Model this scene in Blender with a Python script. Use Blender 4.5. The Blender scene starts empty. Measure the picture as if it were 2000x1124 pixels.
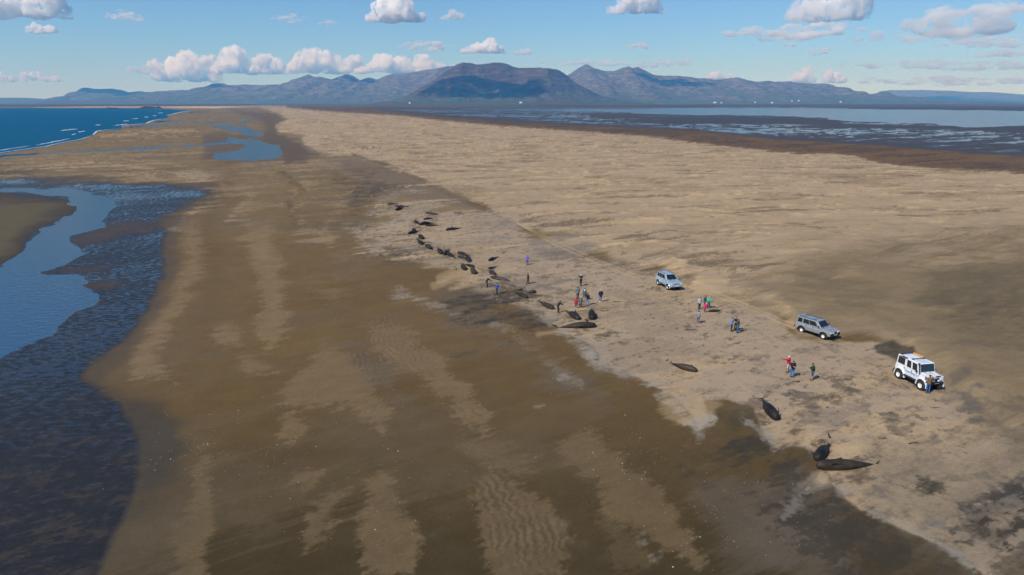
import bpy, bmesh, math, random
import numpy as np
from mathutils import Vector, Matrix, Euler, noise as mnoise

scene = bpy.context.scene
COL = scene.collection
R = math.radians

# ---------------------------------------------------------------- camera, sky, sun, exposure
H = 26.0                      # drone height above the sand (m)
F = 1334.0                    # focal length for a 2000-unit wide frame
PITCH = math.atan((562 - 200) / F)
CP, SP = math.cos(PITCH), math.sin(PITCH)
cam_data = bpy.data.cameras.new('camera')
cam_data.sensor_width = 36.0
cam_data.lens = 36.0 * F / 2000.0
cam_data.clip_start = 0.5
cam_data.clip_end = 200000.0
cam = bpy.data.objects.new('camera', cam_data)
cam.location = (0, 0, H)
cam.rotation_euler = (math.pi / 2 - PITCH, 0, 0)
COL.objects.link(cam)
scene.camera = cam

SUN_ELEV = R(47.0)
SUN_TO = Vector((-0.73, -0.68, 0)).normalized()          # horizontal direction towards the sun
world = bpy.data.worlds.new('World')
scene.world = world
world.use_nodes = True
wn = world.node_tree
wn.nodes.clear()
sky = wn.nodes.new('ShaderNodeTexSky')
sky.sky_type = 'NISHITA'
sky.sun_disc = False
sky.sun_elevation = SUN_ELEV
sky.sun_rotation = math.atan2(SUN_TO.x, SUN_TO.y)
sky.altitude = 0
sky.air_density = 1.0
sky.dust_density = 0.0
sky.ozone_density = 3.0
bg = wn.nodes.new('ShaderNodeBackground')
bg.inputs['Strength'].default_value = 0.086
wo = wn.nodes.new('ShaderNodeOutputWorld')
tint = wn.nodes.new('ShaderNodeMix')
tint.data_type = 'RGBA'; tint.blend_type = 'MULTIPLY'
tint.inputs[0].default_value = 1.0
tint.inputs[7].default_value = (0.66, 0.93, 1.28, 1)       # a clear northern blue
wn.links.new(sky.outputs[0], tint.inputs[6])
wn.links.new(tint.outputs[2], bg.inputs['Color'])
wn.links.new(bg.outputs[0], wo.inputs['Surface'])

sun_data = bpy.data.lights.new('sun', 'SUN')
sun_data.energy = 3.9
sun_data.angle = R(0.53)
sun_data.color = (1.0, 0.965, 0.905)
sun = bpy.data.objects.new('sun', sun_data)
sd = Vector((SUN_TO.x * math.cos(SUN_ELEV), SUN_TO.y * math.cos(SUN_ELEV), math.sin(SUN_ELEV)))
sun.rotation_euler = sd.to_track_quat('Z', 'Y').to_euler()
sun.location = sd * 200
COL.objects.link(sun)

vs = scene.view_settings
scene.display_settings.display_device = 'sRGB'
vs.view_transform = 'Standard'
vs.look = 'None'
vs.exposure = 0.07
vs.gamma = 1.0
vs.use_curve_mapping = False
cy = scene.cycles
cy.max_bounces = 28
cy.diffuse_bounces = 2
cy.glossy_bounces = 3
cy.transmission_bounces = 4
cy.transparent_max_bounces = 12
cy.volume_bounces = 26
cy.use_denoising = True
cy.use_adaptive_sampling = True
cy.adaptive_threshold = 0.012
cy.caustics_reflective = False
cy.caustics_refractive = False
cy.sample_clamp_indirect = 6.0
scene.render.film_transparent = False

# ---------------------------------------------------------------- helpers
def tag(o, label=None, cat=None, group=None, kind=None):
    if label: o['label'] = label
    if cat: o['category'] = cat
    if group: o['group'] = group
    if kind: o['kind'] = kind
    return o

def lin(c):
    c = np.asarray(c, float) / 255.0
    return np.where(c <= 0.04045, c / 12.92, ((c + 0.055) / 1.055) ** 2.4)

def ray(u, v):
    """direction through photo point (u, v), photo measured 2000 x 1124"""
    return np.array([u - 1000.0, F * CP - (v - 562.0) * SP, -F * SP - (v - 562.0) * CP])

def at_depth(u, v, Y):
    d = ray(u, v); k = Y / d[1]
    return Vector((d[0] * k, Y, H + d[2] * k))

def G0(u, v, z=0.0):
    d = ray(u, v); k = (z - H) / d[2]
    return Vector((d[0] * k, d[1] * k, z))

def to_uv(X, Y, Z=0.0):
    D = Y * CP + (H - Z) * SP
    return 1000.0 + F * X / D, 562.0 + F * ((H - Z) * CP - Y * SP) / D

def sstep(a, b, x):
    t = np.clip((x - a) / (b - a), 0, 1)
    return t * t * (3 - 2 * t)

_rng = np.random.RandomState(7)
_PERM = _rng.permutation(512).astype(np.int64)
_GRAD = np.stack([np.cos(np.arange(512) * 2.399963), np.sin(np.arange(512) * 2.399963)], 1)

def perlin(x, y, seed=0):
    xi = np.floor(x); yi = np.floor(y)
    fx = x - xi; fy = y - yi
    xi = xi.astype(np.int64) + seed * 37; yi = yi.astype(np.int64) + seed * 91
    def g(ix, iy, dx, dy):
        h = _PERM[(_PERM[ix & 511] + iy) & 511]
        return _GRAD[h, 0] * dx + _GRAD[h, 1] * dy
    sx = fx * fx * fx * (fx * (fx * 6 - 15) + 10); sy = fy * fy * fy * (fy * (fy * 6 - 15) + 10)
    a = g(xi, yi, fx, fy); b = g(xi + 1, yi, fx - 1, fy)
    c = g(xi, yi + 1, fx, fy - 1); d = g(xi + 1, yi + 1, fx - 1, fy - 1)
    return 1.5 * ((a + (b - a) * sx) * (1 - sy) + (c + (d - c) * sx) * sy)

def fbm(x, y, lam, octs, gain=0.55, seed=0):
    s = np.zeros_like(x); amp = 1.0; tot = 0
    for i in range(octs):
        f = 2.03 ** i / lam
        s += amp * perlin(x * f + i * 17.3, y * f - i * 9.1, seed + i)
        tot += amp; amp *= gain
    return s / tot

def mesh_obj(name, verts, faces, mat=None, parent=None, smooth=True):
    me = bpy.data.meshes.new(name)
    me.from_pydata([tuple(v) for v in verts], [], faces)
    me.update()
    if smooth:
        me.polygons.foreach_set('use_smooth', [True] * len(me.polygons))
    o = bpy.data.objects.new(name, me)
    if mat: me.materials.append(mat)
    COL.objects.link(o)
    if parent: o.parent = parent
    return o

def grid_obj(name, P, mat, attrs=None, parent=None):
    """P: (rows, cols, 3) array of points -> one quad sheet, with named point attributes"""
    r, c, _ = P.shape
    idx = np.arange(r * c).reshape(r, c)
    q = np.stack([idx[:-1, :-1], idx[:-1, 1:], idx[1:, 1:], idx[1:, :-1]], -1).reshape(-1, 4)
    me = bpy.data.meshes.new(name)
    me.vertices.add(r * c)
    me.vertices.foreach_set('co', P.reshape(-1).astype(np.float32))
    n = len(q)
    me.loops.add(n * 4)
    me.loops.foreach_set('vertex_index', q.reshape(-1).astype(np.int32))
    me.polygons.add(n)
    me.polygons.foreach_set('loop_start', np.arange(0, n * 4, 4, dtype=np.int32))
    me.polygons.foreach_set('loop_total', np.full(n, 4, np.int32))
    me.polygons.foreach_set('use_smooth', np.ones(n, bool))
    for k, a in (attrs or {}).items():
        if a.ndim == 3:
            at = me.attributes.new(k, 'FLOAT_COLOR', 'POINT')
            rgba = np.ones((r * c, 4), np.float32); rgba[:, :3] = a.reshape(-1, 3)
            at.data.foreach_set('color', rgba.reshape(-1))
        else:
            at = me.attributes.new(k, 'FLOAT', 'POINT')
            at.data.foreach_set('value', a.reshape(-1).astype(np.float32))
    me.update(); me.validate()
    me.materials.append(mat)
    o = bpy.data.objects.new(name, me)
    COL.objects.link(o)
    if parent: o.parent = parent
    return o

class NT:
    """tiny node-tree helper"""
    def __init__(self, name):
        self.mat = bpy.data.materials.new(name)
        self.mat.use_nodes = True
        self.t = self.mat.node_tree
        self.t.nodes.clear()
        self.out = self.n('ShaderNodeOutputMaterial')
    def n(self, typ, ins=None, **kw):
        nd = self.t.nodes.new(typ)
        for k, v in kw.items(): setattr(nd, k, v)
        for k, v in (ins or {}).items():
            if hasattr(v, 'outputs'): v = v.outputs[0]
            if isinstance(v, bpy.types.NodeSocket): self.t.links.new(v, nd.inputs[k])
            else: nd.inputs[k].default_value = v
        return nd
    def math(self, op, a, b=0.0, c=0.0):
        nd = self.n('ShaderNodeMath', {0: a, 1: b}, operation=op)
        if op in ('MULTIPLY_ADD',): nd.inputs[2].default_value = c
        return nd.outputs[0]
    def mapr(self, v, a, b, c, d):
        return self.n('ShaderNodeMapRange', {0: v, 1: a, 2: b, 3: c, 4: d}).outputs[0]
    def mix(self, f, a, b, mode='MIX'):
        nd = self.n('ShaderNodeMix', data_type='RGBA', blend_type=mode)
        for i, v in ((0, f), (6, a), (7, b)):
            if hasattr(v, 'outputs'): v = v.outputs[0]
            if isinstance(v, bpy.types.NodeSocket): self.t.links.new(v, nd.inputs[i])
            else:
                if i and len(v) == 3: v = (*v, 1)
                nd.inputs[i].default_value = v
        return nd.outputs[2]
    def surf(self, s):
        self.t.links.new(s.outputs[0], self.out.inputs['Surface'])
        return self.mat
    def noise(self, vec, scale, detail=4, rough=0.55):
        ins = {'Scale': scale, 'Detail': detail, 'Roughness': rough}
        if vec is not None: ins['Vector'] = vec
        return self.n('ShaderNodeTexNoise', ins)

def simple_mat(name, col, rough=0.6, metal=0.0, spec=0.5, var=0.12, scale=8.0, coat=0.0, bump=0.0, emit=None):
    """procedural paint / cloth / rubber: base colour broken up by object-space noise"""
    m = NT(name)
    tc = m.n('ShaderNodeTexCoord')
    nz = m.noise(tc.outputs['Object'], scale, 5, 0.6)
    f = m.mapr(nz.outputs['Fac'], 0.3, 0.7, 1 - var, 1 + var)
    c = m.mix(1.0, tuple(col), m.n('ShaderNodeCombineColor', {0: f, 1: f, 2: f}), 'MULTIPLY')
    ins = {'Base Color': c, 'Roughness': rough, 'Metallic': metal, 'Specular IOR Level': spec, 'Coat Weight': coat, 'Coat Roughness': 0.08}
    if bump:
        ins['Normal'] = m.n('ShaderNodeBump', {'Height': nz.outputs['Fac'], 'Strength': bump, 'Distance': 0.03})
    return m.surf(m.n('ShaderNodeBsdfPrincipled', ins))
# ---------------------------------------------------------------- the ground: one sheet from the drone's feet to the hills
KALB = 0.93
def S(r, g, b): return lin((r, g, b)) * KALB * np.array([1.0, .98, .93])

v_rows = np.concatenate([np.arange(1330, 232, -1.55), 200 + np.geomspace(31.5, 1.45, 100)])
d2 = F * CP - (v_rows - 562) * SP
d3 = F * SP + (v_rows - 562) * CP
row_Y = H * d2 / d3
s_cols = np.concatenate([np.linspace(-1.7, -.95, 60)[:-1], np.linspace(-.95, .95, 1030), np.linspace(.95, 1.7, 60)[1:]])
GY = np.repeat(row_Y[:, None], len(s_cols), 1)
GX = GY * s_cols[None, :]
GX = GX.astype(np.float32); GY = GY.astype(np.float32)
U, V = to_uv(GX, GY); U = U.astype(np.float32); V = V.astype(np.float32)

WD = np.array([0.84, 0.54]); WD /= np.linalg.norm(WD)       # the wind's direction over the sand
WA = GX * WD[0] + GY * WD[1]                                # metres along the wind
WB = -GX * WD[1] + GY * WD[0]                               # metres across it
# streaks drawn out by the wind, at several sizes so that near and far sand both have some
def unit(n): n = n.astype(np.float32); return np.clip((n - n.mean()) / (n.std() + 1e-9), -2.4, 2.4) * 0.42
N_st = unit(fbm(WA / 5.0, WB, 14.0, 7, 0.76, 3))
N_st2 = unit(fbm(WA / 9.0, WB, 5.0, 5, 0.75, 9))
N_iso = unit(fbm(GX, GY, 26.0, 7, 0.70, 21))
N_fin = unit(fbm(GX, GY, 3.0, 5, 0.75, 33))
N_low = unit(fbm(GX, GY, 260.0, 5, 0.5, 41))
N_far = unit(fbm(GX / 7.0, GY, 420.0, 5, 0.6, 52))
N_mud = unit(fbm(GX / 3.0, GY, 160.0, 6, 0.66, 57))
N_tex = unit(fbm(WA / 3.2, WB, 1.5, 5, 0.8, 131) + .6 * fbm(GX, GY, .9, 4, .8, 137))
far_k = np.clip(GY / 160.0, 0.35, 3.0)

h = np.full(GX.shape, 0.06, np.float32) + 0.03 * N_low
wet = np.full(GX.shape, 0.3, np.float32)
col = np.zeros(GX.shape + (3,), np.float32)

def window(pts, margin):
    """rows and columns of the sheet that an outline can touch"""
    x0, y0 = pts.min(0) - margin; x1, y1 = pts.max(0) + margin
    rr = np.nonzero((v_rows > y0) & (v_rows < y1))[0]
    if not len(rr): return None
    r0, r1 = rr[0], rr[-1] + 1
    cc = np.nonzero(((U[r0] > x0) & (U[r0] < x1)) | ((U[r1 - 1] > x0) & (U[r1 - 1] < x1)))[0]
    if not len(cc): return None
    return slice(r0, r1), slice(cc[0], cc[-1] + 1)

def _dist(pts, px, py, closed):
    dmin = np.full(px.shape, 1e9, np.float32); ins = np.zeros(px.shape, bool)
    n = len(pts)
    for i in range(n if closed else n - 1):
        ax, ay = (float(q) for q in pts[i]); bx, by = (float(q) for q in pts[(i + 1) % n])
        ex, ey = bx - ax, by - ay
        t = np.clip(((px - ax) * ex + (py - ay) * ey) / (ex * ex + ey * ey + 1e-9), 0, 1)
        dmin = np.minimum(dmin, (px - ax - t * ex) ** 2 + (py - ay - t * ey) ** 2)
        if closed and ay != by:
            ins ^= ((ay > py) != (by > py)) & (px < ex * (py - ay) / ey + ax)
    dd = np.sqrt(dmin)
    return np.where(ins, dd, -dd) if closed else dd

def polysd(pts, margin=60):
    """signed distance (chart units, + inside) to a closed outline drawn on the flat ground chart"""
    pts = np.asarray(pts, np.float32)
    out = np.full(U.shape, -1e3, np.float32)
    w = window(pts, margin)
    if w is None: return out
    out[w] = _dist(pts, U[w], V[w], True)
    return out

def lay(mask, c=None, w=None, win=None):
    k = win or (slice(None), slice(None))
    if c is not None: col[k] += (np.asarray(c, np.float32) - col[k]) * mask[..., None]
    if w is not None: wet[k] += (w - wet[k]) * mask

def area(pts, c=None, soft=5, rag=10, op=1.0, w=None, ns=None, brk=0.0, margin=70, tex=0.0):
    """a patch of other sand: ragged by the streak noise, optionally broken up inside"""
    ns = N_st if ns is None else ns
    pts = np.asarray(pts, np.float32)
    k = window(pts, max(soft, 4) + rag * 2.2)
    if k is None: return
    m = sstep(-soft, soft, _dist(pts, U[k], V[k], True) + rag * ns[k] * 2.0) * op
    if brk: m = m * sstep(-0.25, 0.25, N_st2[k] + N_fin[k] * 0.4 + 0.35 - brk)
    if tex: m = m * np.clip(1 - tex * (.55 - .9 * N_tex[k]), .05, 1)
    lay(m, c, w, k)

def stroke(pts, width, c=None, soft=4, rag=3, op=1.0, w=None, ns=None, brk=0.0, wob=0.0, tex=0.0):
    ns = N_iso if ns is None else ns
    pts = np.asarray(pts, np.float32)
    k = window(pts, width + soft + rag * 2.2 + wob * 1.2)
    if k is None: return
    dl = _dist(pts, U[k] + wob * N_iso[k], V[k] + wob * N_st[k], False)
    m = sstep(soft, -soft, dl - width + rag * ns[k] * 2.0) * op
    if brk: m = m * sstep(-0.25, 0.25, N_st2[k] + N_fin[k] * 0.4 + 0.35 - brk)
    if tex: m = m * np.clip(1 - tex * (.55 - .9 * N_tex[k]), .05, 1)
    lay(m, c, w, k)

C_WET_NEAR_VIGNETTE = S(70, 59, 40)  # wet near sand, its tone lowered further to paint in edge vignette
C_WET_MID = S(112, 91, 62)
C_FLAT = S(130, 111, 85)
C_DUNE = S(170, 148, 120)
C_STRAND = S(168, 148, 124)
C_PALE = S(128, 108, 82)
C_DARK = S(62, 55, 43)
C_FOAM = S(160, 151, 138)
C_MUD = S(100, 80, 58)

# base: damp brown beach, near sand wet-dark plus painted vignette, lighter flats farther on
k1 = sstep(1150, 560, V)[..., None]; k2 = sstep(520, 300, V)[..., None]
col = C_WET_NEAR_VIGNETTE + (C_WET_MID - C_WET_NEAR_VIGNETTE) * k1
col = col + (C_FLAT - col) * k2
bw = np.clip(N_st * 0.9 + N_iso * 0.4, -1, 1)
col = (col * (1 + 0.10 * bw[..., None])).astype(np.float32)
lay(sstep(0.05, 0.5, N_st2 + 0.5 * N_low) * 0.30, S(104, 90, 70))
lay(sstep(0.1, 0.7, N_st + .3 * N_iso) * sstep(560, 380, V) * .5, S(102, 86, 64)); lay(sstep(0.15, 0.7, -N_st + .3 * N_iso) * sstep(560, 380, V) * .35, S(156, 134, 102))
lay(sstep(0.15, 0.5, N_iso) * 0.30, S(98, 84, 66))
col *= np.array([1.0, .99, .88], np.float32)
wet = (0.22 + 0.22 * np.clip(N_iso, -1, 1)).astype(np.float32)

# curved bands of drained sand on the flats by the pools
for pts, wd, c, o in [
    ([(0, 338), (70, 322), (170, 320), (280, 332), (400, 352), (440, 368), (447, 380), (420, 396), (380, 415), (350, 432), (345, 445)], 6, S(160, 138, 108), .8),
    ([(60, 352), (150, 342), (260, 345), (380, 354)], 4, S(150, 128, 98), .6),
    ([(90, 318), (200, 310), (320, 318), (410, 340)], 3, S(158, 134, 102), .6),
    ([(150, 330), (240, 328), (340, 340)], 2.5, S(112, 94, 68), .6),
    ([(20, 330), (120, 313), (240, 303), (380, 305)], 3, S(120, 100, 74), .5),
    ([(0, 320), (110, 305), (300, 296), (420, 300)], 3, S(154, 130, 98), .5),
    ([(230, 276), (330, 266), (420, 270)], 5, S(118, 98, 72), .6),
    ([(200, 264), (260, 258), (380, 256)], 4, S(160, 134, 100), .7),
    ([(480, 322), (450, 332), (430, 344), (470, 365), (490, 385), (470, 408), (452, 430)], 7, S(148, 126, 96), .6),
    ([(520, 324), (560, 322), (600, 335), (600, 360), (575, 380), (565, 410), (590, 440), (640, 470)], 10, S(150, 126, 94), .55),
    ([(545, 335), (570, 350), (590, 375), (560, 400), (558, 420), (580, 440)], 4, S(90, 76, 56), .6),
    ([(590, 318), (650, 322), (690, 345), (690, 380), (650, 420), (640, 450)], 11, S(148, 124, 94), .55),
    ([(655, 345), (690, 360), (705, 385), (690, 410)], 9, S(92, 78, 58), .6),
    ([(500, 400), (480, 430), (495, 470), (515, 520)], 14, S(140, 118, 88), .45),
]:
    stroke(pts, wd, c, soft=max(2.2, wd * .5), rag=wd * 1.0, op=min(1, o * 1.3), ns=N_st, brk=0.08, wob=8)
stroke([(450, 340), (430, 365), (440, 385), (410, 410), (400, 450), (415, 520), (420, 600), (400, 680)], 22, S(104, 84, 56), soft=20, rag=6, op=.6)

# pale drained streaks and patches on the damp beach
for pts, o in [
    ([(352, 440), (378, 440), (395, 478), (390, 530), (360, 590), (330, 650), (300, 690), (340, 745), (290, 742), (255, 742), (258, 690), (300, 610), (345, 550), (378, 505), (352, 468)], .9),
    ([(490, 440), (530, 440), (540, 500), (555, 560), (565, 610), (560, 650), (530, 690), (502, 660), (500, 600), (512, 540), (490, 500)], .9),
    ([(420, 640), (458, 638), (472, 675), (430, 684)], .9),
    ([(468, 700), (515, 712), (540, 728), (490, 728)], .7),
    ([(555, 755), (600, 720), (636, 676), (690, 702), (745, 770), (768, 800), (752, 856), (716, 832), (680, 792), (620, 792), (568, 796)], .85),
    ([(545, 815), (585, 810), (592, 850), (566, 874), (548, 850)], .8),
    ([(568, 940), (600, 916), (640, 925), (590, 960)], .8),
    ([(590, 1000), (640, 958), (688, 960), (668, 1000), (640, 1044), (598, 1078), (588, 1050)], .85),
    ([(700, 990), (715, 942), (752, 926), (784, 950), (792, 1000), (824, 1050), (812, 1124), (708, 1124), (698, 1050)], .9),
    ([(715, 640), (780, 634), (855, 690), (925, 760), (965, 820), (945, 856), (880, 805), (800, 730), (738, 690)], .85),
    ([(925, 950), (960, 915), (1000, 945), (1075, 985), (1115, 1060), (1095, 1135), (975, 1135), (935, 1050)], .8),
    ([(1085, 866), (1150, 836), (1225, 900), (1295, 970), (1345, 1040), (1372, 1104), (1300, 1080), (1215, 1015), (1135, 935)], .75),
    ([(372, 915), (400, 895), (414, 960), (408, 1060), (396, 1140), (330, 1140), (352, 1040), (372, 980)], .75),
    ([(880, 870), (940, 850), (1000, 870), (1060, 900), (1010, 930), (940, 910)], .5),
    ([(600, 560), (660, 545), (700, 580), (650, 600)], .45), ([(760, 580), (830, 570), (860, 590), (790, 600)], .4),
    ([(1180, 1020), (1240, 1040), (1290, 1110), (1200, 1124)], .4), ([(840, 480), (760, 500), (700, 520), (660, 500), (740, 480)], .4),
]:
    cm = np.mean(pts, 0)
    kk = float(np.clip((1124 - cm[1]) / 600, 0, 1))
    area(pts, S(112, 95, 69) * (1 - kk) + S(136, 115, 86) * kk, soft=10, rag=13, op=o * .88, w=0.08, brk=0.0, ns=.55 * N_st + .6 * N_tex + .3 * N_st2, tex=.25)
# greyer, smoother wet tongues
for pts in [[(850, 520), (960, 545), (960, 640), (900, 650), (820, 580)], [(960, 640), (1060, 690), (1160, 740), (1200, 800), (1080, 760), (980, 710)],
            [(690, 690), (760, 720), (820, 800), (760, 790)], [(1380, 960), (1560, 960), (1640, 1124), (1420, 1124)], [(1450, 1030), (1560, 960), (1620, 960), (1580, 1060), (1500, 1124)]]:
    area(pts, S(100, 88, 72), soft=26, rag=24, op=.55, w=0.7)

# the dark wet sand ringing the pools
area([(0, 340), (250, 352), (420, 362), (420, 385), (360, 420), (345, 460), (345, 520), (325, 590), (290, 650), (230, 720), (210, 745), (262, 790), (285, 860), (290, 930), (262, 1000), (235, 1060), (210, 1135), (-900, 1335), (-900, 330)],
     S(84, 70, 50), soft=16, rag=10, op=.8, w=0.6)
area([(400, 264), (560, 262), (600, 290), (600, 320), (480, 318), (395, 312)], S(96, 78, 54), soft=8, rag=5, op=.8, w=.6)
area([(440, 212), (540, 222), (560, 234), (540, 246), (545, 262), (600, 290), (630, 305), (560, 320), (540, 290), (500, 262), (520, 250), (500, 236)], S(96, 78, 56), soft=5, rag=3, op=.75, w=.5)

# --- dry sand: dunes and the strand where the whales lie
DUNE = [(505, 208), (545, 222), (562, 232), (540, 247), (548, 260), (594, 264), (592, 275), (602, 285), (628, 298), (652, 304), (692, 303), (762, 324), (852, 362), (952, 408),
        (1000, 432), (1060, 462), (1140, 492), (1200, 515), (1280, 522), (1335, 560), (1372, 573), (1450, 588), (1505, 605), (1560, 660), (1640, 666), (1705, 662), (1760, 682),
        (1850, 730), (1872, 770), (1932, 810), (2000, 860), (3200, 1400), (3200, 340), (2000, 336), (1900, 334), (1800, 327), (1720, 318), (1670, 302), (1550, 298), (1440, 288), (1370, 280), (1300, 270),
        (1240, 264), (1170, 259), (1100, 254), (1000, 247), (950, 243), (860, 235), (790, 226), (650, 218), (560, 210)]
STRAND = [(700, 465), (688, 448), (722, 440), (752, 425), (728, 412), (745, 394), (790, 385), (850, 390), (900, 395), (960, 412), (1000, 432), (1060, 462), (1140, 492), (1200, 515), (1280, 522),
          (1335, 560), (1372, 573), (1450, 588), (1505, 605), (1560, 660), (1640, 666), (1705, 662), (1760, 682), (1850, 730), (1872, 770), (1932, 810), (2000, 860), (3200, 1400), (2050, 1330), (1960, 1160),
          (1905, 1116), (1850, 1072), (1760, 1032), (1700, 1005), (1650, 970), (1625, 945), (1575, 957), (1602, 925), (1592, 884), (1548, 868), (1510, 882), (1490, 848), (1472, 798), (1420, 784),
          (1380, 786), (1388, 824), (1364, 848), (1340, 812), (1300, 770), (1240, 741), (1200, 728), (1165, 714), (1150, 684), (1108, 656), (1085, 640), (1040, 608), (960, 580), (905, 566), (872, 548), (830, 542),
          (800, 522), (770, 502), (735, 492), (715, 480)]
area([(630, 310), (700, 303), (765, 324), (860, 362), (955, 408), (1010, 434), (990, 440), (890, 412), (800, 396), (760, 385), (730, 370), (700, 350)], S(120, 101, 78), soft=6, rag=6, op=.9, w=.4)
dsd = polysd(DUNE); sft = 3 + 14 * sstep(380, 620, V)
m_dune = sstep(-1, 1, (dsd + 14.0 * N_st / np.clip(far_k, .6, 3)) / sft)
near_s = sstep(600, 520, V)
m_str = sstep(-1, 1, (polysd(STRAND) + 9.0 * N_iso + (6 + 22 * near_s) * N_st) / (4 + 7 * near_s))
m_str = m_str * (1 - m_dune)
dunec = C_DUNE * (1 + 0.10 * np.clip(N_st + .5 * N_low, -1, 1)[..., None])
lay(m_str, C_STRAND * 0.985 + 0 * C_STRAND, 0.06)
lay(m_str * sstep(0.0, 0.55, N_st + 0.5 * N_fin) * .55, S(186, 158, 118))
lay(m_str * sstep(0.1, 0.6, -N_iso + 0.4 * N_st2) * .5, S(140, 124, 104))
lay(m_str * sstep(0.22, 0.5, N_fin * .8 + N_st2 * .5) * .35, S(122, 108, 90))
col = col + (dunec - col) * m_dune[..., None]; wet = wet * (1 - m_dune)

# dunes: low wind-drawn hummocks
DD = np.array([0.985, 0.17])
DA = GX * DD[0] + GY * DD[1]; DB = -GX * DD[1] + GY * DD[0]
D_st = unit(fbm(DA / 5.0, DB, 9.0, 6, 0.72, 103)); D_st2 = unit(fbm(DA / 6.0, DB, 3.6, 5, 0.75, 109))
da = fbm(DA / 2.3, DB, 10.5, 4, 0.5, 61)
db = fbm(DA / 2.0 + 3 * da, DB + 2 * da, 24.0, 3, 0.5, 67)
ridge = 1 - np.abs(da) * 2.4
dune_h = 0.48 * np.clip(ridge, -0.4, 1) + 0.85 * db + 0.05 * N_fin
nearfade = sstep(1000, 470, V)
h = h + m_str * (.05 * N_iso + .025 * N_fin + .03 * N_st) + m_dune * sstep(-2, 26, dsd) * (0.10 + dune_h * (0.55 + 0.45 * nearfade)) * np.clip(1.15 - GY / 2600.0, 0.25, 1)
# dark lag of coarse sand caught in the hollows, pale crests
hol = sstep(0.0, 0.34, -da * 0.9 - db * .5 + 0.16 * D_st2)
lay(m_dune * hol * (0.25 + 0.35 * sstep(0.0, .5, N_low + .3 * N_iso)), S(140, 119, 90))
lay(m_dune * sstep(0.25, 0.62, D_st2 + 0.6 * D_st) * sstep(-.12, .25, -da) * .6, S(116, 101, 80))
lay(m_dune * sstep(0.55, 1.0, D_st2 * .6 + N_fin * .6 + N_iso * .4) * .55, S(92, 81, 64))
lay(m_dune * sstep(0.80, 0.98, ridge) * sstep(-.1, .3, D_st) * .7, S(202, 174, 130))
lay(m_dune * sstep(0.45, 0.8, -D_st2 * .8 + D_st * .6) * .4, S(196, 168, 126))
# mottling of the strand: damp grey prints, fine flecks, paler drifts
lay(m_str * sstep(.25, .62, N_fin * .7 + N_iso * .5) * .42, S(112, 104, 96))
lay(m_str * sstep(.30, .60, N_tex * .8 + N_st * .35) * .45, S(118, 104, 86))
lay(m_str * sstep(.30, .60, -N_tex * .8 + N_st * .35) * .35, S(188, 164, 130))
lay(m_str * sstep(.55, .9, N_tex + .4 * N_fin) * .55, S(84, 76, 64))
lay(m_dune * sstep(.45, .9, N_tex * .8 + .5 * N_low) * .30, S(122, 106, 84))
lay(m_dune * sstep(.45, .9, -N_tex * .8 + .3 * D_st) * .25, S(196, 170, 128))
# damp, streaky ground at the upper end of the strand
for pts, c, o in [([(690, 452), (750, 448), (820, 478), (872, 505), (905, 542), (850, 565), (780, 535), (715, 500)], S(98, 83, 62), .8), ([(735, 385), (800, 392), (780, 420), (735, 440), (700, 440)], S(104, 88, 66), .6),
                  ([(780, 385), (880, 395), (960, 415), (900, 415), (820, 402)], S(138, 126, 114), .5), ([(880, 555), (960, 560), (1010, 590), (940, 600), (870, 585)], S(104, 90, 70), .5), ([(1000, 455), (1120, 462), (1180, 498), (1080, 515), (1020, 480)], S(126, 118, 110), .5),
                  ([(940, 425), (1010, 440), (1040, 455), (980, 450)], S(128, 120, 112), .6)]:
    area(pts, c, soft=9, rag=24, op=o, w=.2, brk=.08, tex=.5)
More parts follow.
